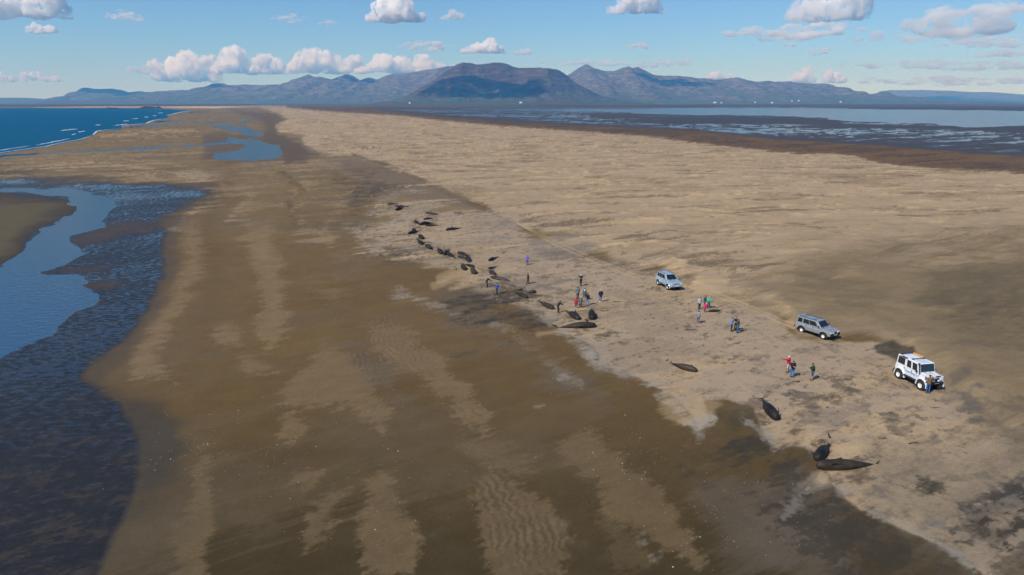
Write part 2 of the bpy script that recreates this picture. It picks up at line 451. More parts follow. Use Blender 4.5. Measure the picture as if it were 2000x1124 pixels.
# larger darker reaches of the dunes
area([(1480, 560), (1600, 505), (1750, 480), (1900, 470), (2600, 440), (2900, 1200), (2000, 860), (1930, 808), (1868, 768), (1850, 728), (1762, 680), (1700, 655), (1600, 655), (1520, 610)],
     S(118, 103, 78), soft=60, rag=22, op=.80, margin=140)
area([(1770, 520), (1860, 515), (1960, 525), (2500, 520), (2700, 800), (2000, 640), (1900, 610), (1820, 570)], S(88, 80, 65), soft=30, rag=26, op=.6, tex=.3)
area([(1840, 610), (1920, 600), (2300, 620), (2300, 720), (1980, 680), (1890, 655)], S(90, 82, 66), soft=26, rag=26, op=.5, tex=.4)
for pts, c, o in [
    ([(1020, 430), (1080, 432), (1160, 436), (1235, 430), (1190, 446), (1120, 452), (1060, 446)], S(98, 86, 70), .8),
    ([(1190, 464), (1260, 462), (1345, 464), (1300, 474), (1220, 474)], S(98, 86, 70), .85),
    ([(1040, 468), (1110, 460), (1160, 478), (1150, 496), (1080, 500), (1045, 486)], S(132, 120, 106), .8),
    ([(1060, 506), (1130, 496), (1200, 505), (1240, 516), (1180, 522), (1100, 520)], S(106, 95, 82), .8),
    ([(1250, 494), (1330, 492), (1320, 502), (1250, 506)], S(112, 98, 78), .7),
    ([(1325, 512), (1420, 512), (1500, 520), (1480, 528), (1370, 526)], S(106, 93, 74), .8),
    ([(1430, 545), (1490, 545), (1520, 570), (1470, 580), (1430, 565)], S(128, 112, 88), .7),
    ([(1555, 552), (1620, 540), (1690, 560), (1735, 575), (1720, 600), (1660, 592), (1590, 575)], S(116, 101, 80), .6),
    ([(1230, 530), (1280, 528), (1285, 545), (1240, 545)], S(112, 98, 78), .8), ([(1320, 542), (1350, 545), (1345, 556), (1322, 552)], S(96, 85, 70), .7),
    ([(860, 365), (930, 365), (960, 385), (900, 395)], S(124, 106, 82), .7), ([(780, 330), (850, 350), (870, 365), (800, 345)], S(120, 104, 80), .6),
    ([(700, 284), (730, 290), (715, 294), (690, 290)], S(110, 96, 78), .8), ([(640, 278), (690, 277), (690, 281), (640, 282)], S(120, 104, 84), .7),
    ([(1600, 645), (1660, 648), (1740, 665), (1660, 670), (1590, 662)], S(126, 110, 86), .5),
]:
    area(pts, c, soft=2.6, rag=9, op=min(1, o * 1.1), brk=0.02, tex=.45)

area([(1720, 930), (1900, 890), (2300, 840), (2300, 1300), (1930, 1150), (1800, 1040)], S(120, 109, 94), soft=60, rag=30, op=.55, w=.1)
# hollows, kelp stains and damp prints on the strand
for pts, c, o, b in [
    ([(1168, 638), (1200, 636), (1212, 672), (1190, 674), (1165, 655)], S(90, 80, 64), .85, .05),
    ([(1200, 660), (1235, 672), (1225, 690), (1205, 680)], S(98, 88, 72), .7, .12),
    ([(1240, 690), (1290, 688), (1315, 700), (1300, 712), (1250, 704)], S(88, 78, 64), .8, .12),
    ([(1190, 700), (1235, 706), (1250, 722), (1215, 724)], S(108, 98, 86), .7, .05),
    ([(1290, 770), (1315, 745), (1318, 772), (1308, 780)], S(98, 86, 68), .7, .0),
    ([(1545, 788), (1600, 764), (1662, 752), (1650, 778), (1590, 796)], S(86, 78, 64), .85, .1),
    ([(1560, 690), (1640, 700), (1700, 720), (1640, 740), (1580, 715)], S(118, 104, 86), .5, .05),
    ([(1570, 790), (1680, 790), (1710, 830), (1640, 850), (1570, 830)], S(116, 106, 94), .55, .2),
    ([(1715, 815), (1780, 815), (1790, 845), (1730, 850)], S(90, 82, 70), .8, .25),
    ([(1750, 948), (1790, 934), (1842, 955), (1852, 980), (1806, 984)], S(70, 64, 54), .9, .12),
    ([(1690, 955), (1720, 950), (1730, 970), (1700, 972)], S(104, 98, 92), .8, .0),
    ([(1850, 1045), (1876, 985), (1930, 962), (2000, 940), (2500, 930), (2500, 1300), (2050, 1180), (1930, 1090)], S(70, 65, 57), .85, .16),
    ([(1885, 968), (1960, 945), (2010, 930), (2200, 930), (2200, 1000), (1960, 1000), (1890, 1000)], S(112, 108, 104), .6, .2),
    ([(1800, 1000), (1850, 1010), (1846, 1040), (1810, 1030)], S(110, 106, 102), .7, .15),
    ([(1900, 1070), (1990, 1080), (2100, 1160), (1990, 1140), (1920, 1110)], S(96, 84, 62), .7, .1),
    ([(1590, 868), (1606, 864), (1622, 868), (1622, 895), (1606, 906), (1592, 898)], S(66, 58, 46), .9, 0),
    ([(1440, 782), (1480, 780), (1486, 800), (1460, 806)], S(96, 84, 68), .8, .1),
    ([(1846, 780), (1890, 785), (1900, 802), (1856, 800)], S(104, 98, 92), .7, .15),
    ([(1880, 790), (1960, 800), (2060, 840), (2060, 890), (1960, 850)], S(96, 88, 76), .6, .15),
    ([(960, 548), (1010, 560), (1090, 556), (1100, 540), (1040, 536)], S(120, 108, 96), .6, .05),
    ([(1000, 600), (1060, 585), (1090, 600), (1060, 618), (1020, 612)], S(126, 112, 94), .55, .1),
    ([(1190, 590), (1260, 585), (1265, 596), (1210, 606)], S(116, 106, 96), .5, .1),
    ([(1130, 585), (1080, 592), (1110, 580)], S(112, 100, 84), .5, .1),
    ([(1000, 498), (1100, 470), (1140, 495), (1060, 515)], S(126, 116, 104), .5, .1),
    ([(905, 455), (960, 450), (1000, 460), (940, 475)], S(138, 126, 112), .5, .1),
]:
    area(pts, c, soft=4, rag=13, op=o, w=.25, brk=b, ns=(N_iso + N_fin) * .8, tex=.4)

# kelp and mud stains on the wet beach, along the strand's foot
for pts, o, b in [
    ([(855, 585), (920, 572), (985, 590), (1050, 613), (1088, 642), (1060, 648), (1000, 636), (930, 622), (868, 606)], .85, .08),
    ([(1028, 692), (1090, 664), (1150, 690), (1168, 716), (1120, 712), (1070, 702)], .85, .08),
    ([(795, 530), (850, 523), (905, 540), (850, 556)], .7, .08), ([(740, 470), (800, 475), (850, 510), (790, 515), (750, 490)], .5, .1),
    ([(1140, 735), (1180, 752), (1250, 775), (1292, 795), (1272, 812), (1230, 792), (1185, 768)], .75, .12),
    ([(1294, 886), (1320, 868), (1336, 890), (1332, 915), (1380, 940), (1412, 960), (1442, 988), (1400, 976), (1340, 930), (1310, 905)], .9, .05),
    ([(1398, 872), (1440, 848), (1490, 858), (1512, 900), (1582, 922), (1585, 948), (1540, 948), (1460, 912), (1400, 892)], .8, .1),
    ([(1588, 968), (1640, 972), (1704, 1010), (1754, 1060), (1760, 1084), (1700, 1062), (1640, 1032), (1586, 1000)], .85, .08),
    ([(1380, 790), (1470, 798), (1490, 845), (1420, 850), (1392, 826)], .6, .05), ([(1480, 850), (1560, 870), (1585, 900), (1500, 905)], .7, .1),
    ([(860, 690), (920, 690), (940, 705), (890, 712)], .5, .15), ([(720, 395), (770, 370), (800, 392), (740, 412)], .4, .1),
    ([(700, 340), (730, 360), (720, 390), (690, 396)], .5, .05), ([(620, 580), (660, 580), (690, 610), (650, 615)], .4, .12), ([(1610, 1040), (1700, 1070), (1780, 1124), (1650, 1124)], .5, .05),
    ([(1430, 900), (1540, 930), (1560, 1010), (1480, 1000)], .5, .15),
]:
    area(pts, C_DARK, soft=12, rag=22, op=o, w=.35, brk=b, ns=(N_st + N_iso) * .8, tex=.5)

area([(1703, 674), (1740, 666), (1784, 684), (1800, 708), (1752, 704), (1710, 690)], S(70, 64, 55), soft=3, rag=3, op=.95, tex=.2)
area([(1855, 733), (1890, 730), (1892, 742), (1862, 748)], S(98, 92, 84), soft=4, rag=4, op=.7, tex=.2)
def streaks(pts, o, lo=.08, hi=.42):
    pts = np.asarray(pts, np.float32); k = window(pts, 40)
    m = sstep(-18, 22, _dist(pts, U[k], V[k], True) + 24 * N_iso[k])
    lay(m * sstep(lo, hi, N_st[k] * .45 + N_tex[k] * .55 + N_iso[k] * .45) * o, C_DARK, .4, k)
    lay(m * sstep(.25, .6, -N_st[k] * .5 - N_tex[k] * .4 + N_iso[k] * .3) * o * .5, S(112, 94, 68), None, k)
streaks([(1380, 795), (1480, 850), (1590, 900), (1600, 940), (1760, 1040), (1890, 1124), (1560, 1124), (1420, 960), (1290, 870)], .75)
streaks([(760, 475), (900, 520), (960, 562), (1090, 642), (1168, 718), (1060, 715), (900, 640), (790, 560)], .6)
streaks([(660, 345), (740, 372), (760, 420), (700, 445), (640, 400)], .5)
streaks([(1860, 1010), (1900, 960), (2000, 935), (2300, 930), (2300, 1250), (1960, 1110)], .85, -.1, .25)
streaks([(1745, 945), (1795, 932), (1846, 955), (1856, 984), (1806, 990)], .9, -.1, .25)
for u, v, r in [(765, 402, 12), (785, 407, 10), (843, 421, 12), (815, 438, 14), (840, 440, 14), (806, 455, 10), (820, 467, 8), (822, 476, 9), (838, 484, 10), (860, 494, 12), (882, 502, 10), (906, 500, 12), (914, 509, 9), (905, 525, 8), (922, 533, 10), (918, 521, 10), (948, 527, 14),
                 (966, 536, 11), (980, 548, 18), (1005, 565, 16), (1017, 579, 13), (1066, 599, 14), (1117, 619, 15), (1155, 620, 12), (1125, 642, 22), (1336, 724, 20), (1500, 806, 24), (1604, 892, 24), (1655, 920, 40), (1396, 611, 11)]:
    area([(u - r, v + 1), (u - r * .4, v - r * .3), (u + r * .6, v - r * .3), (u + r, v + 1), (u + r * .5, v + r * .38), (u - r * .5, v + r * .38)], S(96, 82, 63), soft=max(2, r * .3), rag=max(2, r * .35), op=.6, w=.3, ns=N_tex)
# salt and foam crusts at the strand's foot
for pts, wd, o in [
    ([(690, 450), (702, 464), (716, 480), (736, 492)], 4, .9), ([(778, 572), (800, 580), (830, 592), (870, 606), (912, 626)], 5, .75),
    ([(950, 576), (1000, 590), (1050, 615), (1090, 645)], 5, .55), ([(1090, 645), (1120, 665), (1152, 690)], 4, .6), ([(1140, 670), (1180, 705), (1160, 712)], 5, .5),
    ([(1290, 758), (1320, 790), (1350, 815), (1380, 828), (1368, 848)], 7, .85), ([(1365, 838), (1385, 822), (1380, 802)], 6, .7), ([(1150, 700), (1200, 728), (1290, 756)], 2.5, .5),
    ([(1545, 868), (1596, 890)], 2, .4), ([(1640, 965), (1700, 1003), (1760, 1030), (1850, 1072), (1905, 1114)], 3, .6), ([(960, 635), (1000, 640), (985, 645)], 5, .5),
    ([(1045, 798), (1062, 794)], 3, .8), ([(1100, 742), (1130, 750)], 4, .45), ([(1010, 660), (1060, 700), (1100, 730)], 6, .3), ([(1255, 1062), (1272, 1075), (1280, 1088)], 9, .6),
    ([(1535, 1010), (1560, 970), (1590, 940)], 8, .45), ([(740, 470), (800, 480), (850, 500)], 3, .35), ([(1450, 815), (1478, 838), (1490, 862)], 5, .6), ([(1500, 850), (1512, 866), (1516, 884)], 3, .5), ([(640, 306), (680, 303), (740, 314)], 3, .5),
    ([(592, 266), (594, 280), (630, 300)], 2, .6), ([(770, 385), (745, 395), (730, 412)], 4, .5),
]:
    stroke(pts, wd, C_FOAM, soft=4.5, rag=wd * 1.3, op=o * .9, brk=.12, ns=(N_iso + N_fin) * .9, tex=.55)
for pts in [[(1150, 690), (1168, 716), (1205, 730), (1245, 743), (1298, 770), (1320, 792), (1342, 814), (1362, 848), (1372, 846)], [(1085, 642), (1110, 658), (1150, 686)], [(1625, 948), (1652, 972), (1702, 1008), (1762, 1034), (1852, 1075), (1908, 1120)], [(1475, 800), (1492, 850), (1512, 884)]]:
    stroke(pts, 1.8, S(158, 152, 142), soft=3.4, rag=6, op=.5, ns=(N_iso + N_tex) * .9, wob=9, brk=.18, tex=.6)
# sand blown into tails behind the carcasses
for pts, wd in [([(735, 424), (771, 413), (790, 409)], 1.8), ([(800, 441), (770, 446), (740, 454)], 2), ([(870, 452), (820, 462), (770, 480)], 2.2), ([(955, 512), (900, 530), (860, 548)], 3),
                ([(930, 535), (890, 545), (850, 562)], 3.5), ([(1000, 530), (930, 548), (880, 564)], 3.5), ([(960, 545), (920, 556), (890, 562)], 3), ([(1120, 640), (1085, 648), (1050, 655)], 3),
                ([(1340, 728), (1320, 760), (1335, 790), (1375, 800)], 14), ([(1515, 830), (1520, 850), (1512, 875)], 9), ([(1600, 926), (1580, 940), (1560, 960)], 7)]:
    stroke(pts, wd * .6, S(182, 156, 120), soft=wd * 1.0, rag=wd * 1.2, op=.42, w=0.03, ns=(N_st + N_iso) * .8)

# ripple fields: water-worked ridges with dark troughs
rip = np.zeros(U.shape)
area([(250, 1000), (370, 960), (365, 1140), (220, 1140)], S(92, 80, 62), soft=30, rag=18, op=.5)
area([(170, 742), (230, 760), (300, 790), (345, 860), (350, 930), (300, 980), (260, 1010), (262, 900), (240, 800)], S(68, 62, 53), soft=26, rag=14, op=.8, w=.4)
for i in range(9): stroke([(238 + 3 * (i % 3), 850 + i * 17), (262, 848 + i * 17), (292 + 7 * (i % 2), 843 + i * 17)], 1.6, S(120, 108, 86), soft=3, rag=2.5, op=.5)
for pts, lam, ang in [([(610, 560), (680, 570), (790, 640), (860, 700), (925, 765), (965, 820), (948, 856), (880, 805), (800, 735), (730, 690), (640, 620)], 0.7, 0.45),
                      ([(925, 950), (960, 915), (1010, 945), (1080, 1000), (1110, 1060), (1095, 1140), (960, 1140), (935, 1050)], 0.62, 0.1),
                      ([(560, 390), (600, 400), (640, 470), (590, 470), (560, 430)], 1.2, 0.3), ([(690, 690), (760, 730), (740, 800), (690, 760)], 0.6, .1)]:
    mk = sstep(-25, 30, polysd(pts) + 22 * N_iso)
    ph = (GX * math.cos(ang) + GY * math.sin(ang)) / lam * 2 * math.pi + 9.0 * N_iso + 5.0 * N_st2
    wv = np.sin(ph)
    amp = mk * sstep(-.35, .45, N_iso * .5 + N_fin * .4 + N_st * .3 + .1)
    h = h + amp * 0.018 * wv
    lay(amp * sstep(-.1, -.9, wv) * .36, C_DARK, .5)
    lay(amp * sstep(.3, .9, wv) * .25, S(128, 109, 82))

# vehicle tracks
for dv, o in ((0, .7), (5.0, .6)):
    stroke([(690, 302 + dv * .5), (762, 323 + dv * .6), (832, 354 + dv), (905, 390 + dv), (965, 414 + dv), (1010, 436 + dv), (1060, 460 + dv)], 0.55 + dv * .05, S(78, 66, 50), soft=1.0, rag=.5, op=o)
for dv in (0, 7):
    stroke([(1010, 436), (1080, 470 + dv), (1170, 510 + dv), (1250, 540 + dv)], 1.0, S(196, 168, 124), soft=1.1, rag=.5, op=.55)
    stroke([(1330, 558), (1390, 570 + dv), (1450, 592 + dv), (1560, 640 + dv)], 1.1, S(192, 164, 122), soft=1.2, rag=.5, op=.65)
    stroke([(1600, 655 + dv), (1660, 672 + dv), (1700, 700 + dv), (1750, 730 + dv)], 1.2, S(168, 144, 110), soft=1.4, rag=.6, op=.6)

# --- mud flats and lagoon on the far right, the coastal plain beyond
BROWN = [(560, 210), (650, 218), (790, 226), (860, 235), (950, 243), (1000, 247), (1100, 254), (1170, 259), (1240, 264), (1300, 270), (1370, 280), (1440, 288), (1550, 298), (1670, 302), (1720, 318), (1800, 327), (1900, 334), (2000, 336),
         (3200, 345), (3200, 201), (560, 201)]
m_mud = sstep(-1.2, 1.2, polysd(BROWN) + 9.0 * N_st / np.clip(far_k, 1, 3)) * (1 - m_dune * 0)
mudc = C_MUD * (1 + .25 * np.clip(N_mud + .5 * N_st2, -1, 1)[..., None])
col = col + (mudc - col) * m_mud[..., None]
wet = wet + (0.25 - wet) * m_mud
lay(m_mud * sstep(0.0, .5, N_mud + N_st * .4) * .5, S(104, 78, 50))
h = h * (1 - m_mud) + m_mud * 0.05
SOAK = [(700, 212.5), (850, 229), (1000, 240), (1150, 248), (1350, 258), (1500, 272), (1700, 285), (1900, 301), (2000, 308), (3200, 330), (3200, 207), (1700, 206.5), (1300, 209), (850, 208.5), (650, 208.5)]
m_soak = sstep(-1.0, 4.0, polysd(SOAK) + 2.5 * N_mud)
band = polysd([(1150, 222), (1300, 225), (1570, 228.5), (1650, 238), (1800, 243), (1890, 250), (2000, 247), (3200, 262), (3200, 290), (2000, 261), (1800, 254), (1600, 248), (1450, 243), (1300, 238), (1150, 232)])
band2 = polysd([(1480, 206), (2000, 205), (3200, 205), (3200, 213), (2000, 217), (1700, 213), (1500, 209.5)])
band3 = polysd([(860, 211.5), (1000, 213), (1350, 214), (1350, 211), (860, 209)])
openw = polysd([(900, 212.6), (1200, 211.6), (1500, 210.5), (1700, 214), (2000, 218), (3200, 222), (3200, 246), (2000, 245), (1890, 248), (1800, 241), (1650, 236), (1570, 227), (1300, 222.5), (1150, 217.5), (1000, 214.5)])
lvl = 0.5 * N_mud + 0.9 * N_st + 0.3 * N_far
bandm = np.clip(sstep(-2.5, 5, band + 3 * N_mud) + sstep(-1, 1.5, band2) + .6 * sstep(-1, 1, band3), 0, 1)
opm = sstep(-2, 3.5, openw + 2.5 * N_mud)
film_l = m_soak * np.clip(.52 - .75 * lvl, 0, 1) * (1 - .85 * bandm) * sstep(0, 7, polysd(SOAK) + 3 * N_st)
hs = 0.03 + 0.02 * lvl
hs = hs - 0.2 * opm * (1 - bandm)
h = h * (1 - m_soak) + m_soak * hs
lay(m_soak, S(66, 57, 50), .6); lay(m_mud * (1 - m_soak) * sstep(-.1, .4, N_st + N_mud) * .7, S(112, 86, 54)); lay(m_mud * (1 - m_soak) * sstep(.1, .5, -N_st + .4 * N_mud) * .6, S(72, 58, 46))
# low green and heath shore, then the plain running up to the hills
PLAIN = [(-1500, 209.3), (60, 209.6), (420, 207.2), (600, 205.2), (1000, 207.6), (1350, 210.2), (1480, 208), (2000, 205.4), (3300, 205), (3300, 198), (-1500, 198)]
m_pl = sstep(-.4, .4, polysd(PLAIN, margin=300) + 0.5 * N_far)
pc = S(74, 74, 52) * (1 + .35 * np.clip(N_far * 1.6 + N_mud * .5, -1, 1)[..., None])
col = col + (pc - col) * m_pl[..., None]; wet = wet * (1 - m_pl)
lay(m_pl * sstep(-.1, .3, N_far), S(92, 88, 50) * .9)
lay(m_pl * sstep(.15, .4, N_mud) * .6, S(64, 52, 42))
h = h * (1 - m_pl) + m_pl * 0.6
# pale far beach behind the sea
area([(60, 210.2), (180, 208.2), (300, 208.6), (440, 208.4), (500, 209), (420, 212), (280, 211.2), (130, 211)], S(206, 172, 138), soft=.5, rag=.5, op=.9)

# --- sea bed, pools and the wet rippled flats
SEA = [(-1600, 420), (-300, 335), (0, 300.5), (37, 294.5), (87, 287.5), (125, 279.5), (160, 272.5), (180, 266), (190, 257), (207, 254.5), (235, 252.5), (239, 248), (252, 245), (285, 242), (300, 236), (330, 231.5),
       (326, 226), (350, 220.5), (372, 216.5), (330, 213.8), (280, 212), (60, 211.5), (-1600, 211.5)]
sea_sd = polysd(SEA, margin=400)
m_sea = sstep(-1.2, 4, sea_sd + 1.2 * N_st)
h = h * (1 - m_sea) - m_sea * 0.35
h = h - np.clip(sea_sd, 0, 60) * 0.02
lay(sstep(-7, 2, sea_sd) * .6, S(112, 92, 66), .7)
POOLS = {
    'stream': [(-400, 318), (-60, 307), (0, 304.5), (60, 300.5), (150, 295), (300, 288.5), (400, 282), (462, 277), (470, 279.5), (400, 284.5), (300, 291), (150, 297.5), (60, 303), (0, 307), (-60, 310), (-400, 324)],
    'poolb': [(433, 275.5), (450, 270.5), (500, 273.5), (522, 280), (546, 286), (553, 300), (540, 308), (500, 311), (430, 312.5), (410, 306.5), (420, 300), (455, 296), (474, 290), (480, 284), (458, 281)],
    'poolc': [(412, 246.5), (440, 245), (482, 247), (487, 252), (510, 257.5), (515, 262), (500, 266), (475, 263), (465, 257.5), (440, 254)],
    'pool2': [(240, 250), (300, 244.5), (365, 240.5), (330, 245), (290, 249)], 'pool3': [(350, 238.5), (420, 237.5), (490, 237), (480, 240), (400, 241)],
    'pool4': [(300, 237), (360, 236), (370, 238.5), (310, 239)], 'pool5': [(465, 229), (512, 229.5), (510, 232), (470, 231.5)], 'pool6': [(372, 219), (410, 217), (400, 220), (370, 221)],
    'chan': [(-1400, 372), (0, 371), (50, 370), (130, 371), (172, 375), (192, 386), (222, 399), (226, 407), (205, 424), (201, 440), (142, 460), (135, 472), (152, 488), (168, 496), (140, 512), (102, 528), (84, 535), (162, 540),
             (168, 550), (150, 558), (192, 575), (192, 590), (142, 612), (102, 650), (30, 682), (0, 696), (-400, 860), (-1400, 1000), (-1400, 600), (0, 520), (46, 495), (50, 476), (60, 465), (86, 445), (112, 434), (142, 419), (152, 402), (130, 388.5), (94, 382), (0, 375), (-1400, 380)],
}
FLATS = [(-1400, 345), (0, 352), (100, 358), (200, 361), (330, 361), (390, 367), (404, 376), (400, 386), (370, 401), (330, 422), (298, 436), (320, 455), (322, 482), (316, 540), (300, 580), (280, 612), (256, 640), (230, 668), (198, 690), (168, 706), (152, 742),
         (200, 766), (236, 790), (252, 830), (264, 880), (264, 930), (250, 980), (228, 1020), (208, 1062), (186, 1124), (150, 1335), (-1400, 1335), (-1400, 760), (0, 696), (30, 684), (140, 614), (192, 592), (60, 535), (0, 524), (-1400, 620), (-1400, 385), (0, 374)]
m_fl = sstep(-12, 10, polysd(FLATS) + 9 * N_iso + 5 * N_st)
flh = 0.016 + 0.006 * N_iso
film = m_fl * (0.62 + 0.16 * N_iso + .14 * N_st)
film = film * (1 - .45 * sstep(760, 960, V))
film = np.maximum(film, film_l)
# sand bars showing through the flats
bars = np.zeros(U.shape, np.float32)
for pts in [[(140, 470), (200, 450), (300, 442), (300, 452), (230, 468), (160, 484)], [(76, 534), (130, 523), (240, 520), (200, 536)], [(128, 562), (200, 549), (260, 548), (220, 566)], [(200, 440), (280, 430), (300, 440), (230, 450)]]:
    mb = sstep(-8, 10, polysd(pts) + 9 * N_iso)
    flh = flh + 0.04 * mb; film = film * (1 - .65 * mb); bars = np.maximum(bars, mb)
h = h * (1 - m_fl) + m_fl * flh
lay(m_fl, S(40, 36, 31), .8); lay(bars * (.55 + .5 * N_tex), S(92, 70, 48), .6)
lay(m_fl * sstep(.1, .6, N_tex * .8 + N_fin * .3) * .35, S(66, 54, 40))
lay(m_fl * sstep(700, 1000, V) * sstep(-.1, .55, N_tex + .25 * N_fin) * .5, S(70, 59, 43))
m_is = sstep(-4, 5, polysd([(-1400, 377), (0, 375.5), (94, 382.5), (130, 389), (151, 402), (141, 418), (111, 433), (85, 444), (59, 464), (49, 475), (45, 494), (0, 519), (-1400, 600)]) + 5 * N_iso)
m_in = sstep(4, 34, polysd([(-1400, 377), (0, 375.5), (94, 382.5), (130, 389), (151, 402), (141, 418), (111, 433), (85, 444), (59, 464), (49, 475), (45, 494), (0, 519), (-1400, 600)]) + 10 * N_st)
h = h * (1 - m_is) + m_is * (0.03 + .05 * m_in); film = film * (1 - m_is)
lay(m_is, S(72, 60, 42), .5); lay(m_in, S(96, 86, 64), .2)
for pts, soft in ((POOLS['chan'], 3.0), (POOLS['poolb'], 1.5), (POOLS['poolc'], 1.2), (POOLS['stream'], .8), (POOLS['pool2'], .7), (POOLS['pool3'], .6), (POOLS['pool4'], .6), (POOLS['pool5'], .5), (POOLS['pool6'], .5)):
    mk = sstep(-soft, soft * 1.4, polysd(pts) + soft * 2.2 * N_iso + soft * 1.2 * N_st)
    h = h * (1 - mk) - 0.16 * mk; film = film * (1 - mk)
    lay(mk, S(88, 78, 60), .8)
# the shallow bar inside the bright pool
area([(498, 290), (530, 285), (548, 296), (545, 306), (505, 300)], S(66, 58, 52), soft=3, rag=3, op=.8)

wet = np.clip(wet, 0, 1)
col = np.clip(col * (1 + 0.05 * np.clip(N_fin, -1, 1)[..., None]), 0.004, 0.9)
GH = h.copy()

def ground_z(x, y):
    """height of the sheet at world (x, y), bilinear"""
    v = to_uv(np.array(x), np.array(y))[1]
    r = float(np.interp(-float(v), -v_rows, np.arange(len(v_rows))))
    c = float(np.interp(x / y, s_cols, np.arange(len(s_cols))))
    r0, c0 = min(int(r), len(v_rows) - 2), min(int(c), len(s_cols) - 2)
    a, b = r - r0, c - c0
    return float((GH[r0, c0] * (1 - a) + GH[r0 + 1, c0] * a) * (1 - b) + (GH[r0, c0 + 1] * (1 - a) + GH[r0 + 1, c0 + 1] * a) * b)

def G(u, v):
    p = G0(u, v)
    for _ in range(3):
        p = G0(u, v, ground_z(p.x, p.y))
    return p

gm = NT('sand')
ca = gm.n('ShaderNodeAttribute', attribute_name='albedo')
wa = gm.n('ShaderNodeAttribute', attribute_name='wet')
geo = gm.n('ShaderNodeNewGeometry')
n1 = gm.noise(geo.outputs['Position'], 5.0, 6, 0.7)
n2 = gm.noise(geo.outputs['Position'], 0.35, 5, 0.6)
fac = gm.math('MULTIPLY', gm.mapr(n1.outputs['Fac'], .3, .7, .87, 1.13), gm.mapr(n2.outputs['Fac'], .3, .7, .94, 1.06))
n4 = gm.noise(geo.outputs['Position'], 24.0, 3, 0.6)
fac = gm.math('MULTIPLY', fac, gm.mapr(n4.outputs['Fac'], .3, .7, .90, 1.10))
gcol = gm.mix(1.0, ca.outputs['Color'], gm.n('ShaderNodeCombineColor', {0: fac, 1: fac, 2: fac}), 'MULTIPLY')
fa = gm.n('ShaderNodeAttribute', attribute_name='film')
mp = gm.n('ShaderNodeMapping', {'Vector': geo.outputs['Position'], 'Scale': (.45, .8, 1)})
n3 = gm.noise(mp, 2.2, 4, 0.65)
fm = gm.math('MULTIPLY', gm.mapr(gm.math('ADD', n3.outputs['Fac'], gm.mapr(fa.outputs['Fac'], 0, 1, -.28, .12)), .46, .56, 0, 1), gm.mapr(fa.outputs['Fac'], .02, .2, 0, 1))
rough = gm.math('MULTIPLY', gm.mapr(wa.outputs['Fac'], 0, 1, .95, .34), gm.mapr(fm, 0, 1, 1, .28))
bh = gm.math('ADD', n1.outputs['Fac'], gm.math('MULTIPLY', gm.math('MULTIPLY', n3.outputs['Fac'], fa.outputs['Fac']), 1.5))
bump = gm.n('ShaderNodeBump', {'Height': bh, 'Strength': gm.mapr(fm, 0, 1, .4, .16), 'Distance': 0.03})
gf = gm.mapr(n3.outputs['Fac'], .32, .68, .35, 1.7)
gcol = gm.mix(gm.math('MULTIPLY', fa.outputs['Fac'], .9), gcol, gm.mix(1.0, gcol, gm.n('ShaderNodeCombineColor', {0: gf, 1: gf, 2: gf}), 'MULTIPLY'))
bs = gm.n('ShaderNodeBsdfPrincipled', {'Base Color': gcol, 'Roughness': rough,
                                       'Specular IOR Level': gm.math('ADD', gm.mapr(wa.outputs['Fac'], 0, 1, .10, .34), gm.math('MULTIPLY', fm, .2)), 'Normal': bump})
MAT_SAND = gm.surf(bs)
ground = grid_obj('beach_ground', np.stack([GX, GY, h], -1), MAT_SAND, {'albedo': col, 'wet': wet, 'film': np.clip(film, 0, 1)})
tag(ground, 'long beach of tan dune sand and damp brown sand', 'beach', kind='structure')

# ---------------------------------------------------------------- water
def water_mat(name, body, rough, wave_scale, wave_str, opaque=0.0, wave_det=4, stretch=(1, 1, 1), ior=1.333, cap=1.0):
    m = NT(name)
    geo = m.n('ShaderNodeNewGeometry')
    mp = m.n('ShaderNodeMapping', {'Vector': geo.outputs['Position'], 'Scale': stretch})
    nz = m.noise(mp, wave_scale, wave_det, .6)
    bp = m.n('ShaderNodeBump', {'Height': nz.outputs['Fac'], 'Strength': wave_str, 'Distance': 0.25})
    fr = m.n('ShaderNodeFresnel', {'IOR': ior, 'Normal': bp})
    gl = m.n('ShaderNodeBsdfGlossy', {'Roughness': rough, 'Normal': bp, 'Color': (1, 1, 1, 1)})
    tr = m.n('ShaderNodeBsdfTransparent', {'Color': (.78, .90, .92, 1)})
    df = m.n('ShaderNodeBsdfDiffuse', {'Color': (*body, 1), 'Normal': bp})
    under = m.n('ShaderNodeMixShader', {0: opaque, 1: tr, 2: df})
    sh = m.n('ShaderNodeMixShader', {0: m.math('MINIMUM', fr.outputs[0], cap), 1: under, 2: gl})
    return m.surf(sh)

def water_sheet(name, uv, z, mat, label, cat):
    P = [G0(u, v, z) for u, v in uv]
    o = mesh_obj(name, P, [tuple(range(len(P)))], mat, smooth=False)
    tag(o, label, cat, kind='structure')
    return o
M_POOL = water_mat('pool_water', (.008, .045, .085), .10, 1.3, .35, opaque=.72, stretch=(.6, 1, 1), cap=.34)
M_LAG = water_mat('lagoon_water', (.02, .08, .15), .14, .35, .5, opaque=.6, cap=.55)
M_SEA = water_mat('sea_water', (.0, .085, .17), .30, .11, 1.0, opaque=.985, wave_det=6, stretch=(1, 1.8, 1), cap=.06)
sea = water_sheet('sea', [(-1700, 430), (-300, 352), (40, 308), (200, 272), (260, 252), (340, 234), (385, 216), (330, 211.0), (60, 210.6), (-1700, 210.6)], 0.0, M_SEA, 'teal sea beyond the left beach with small breakers', 'sea')
water_sheet('tidal_channel', [(-1500, 338), (0, 346), (360, 352), (425, 378), (345, 435), (340, 560), (240, 700), (270, 800), (290, 900), (270, 1000), (220, 1130), (180, 1334), (-1500, 1334)], 0.0, M_POOL,
            'shallow blue tidal water winding over the lower left flats', 'tidal water')
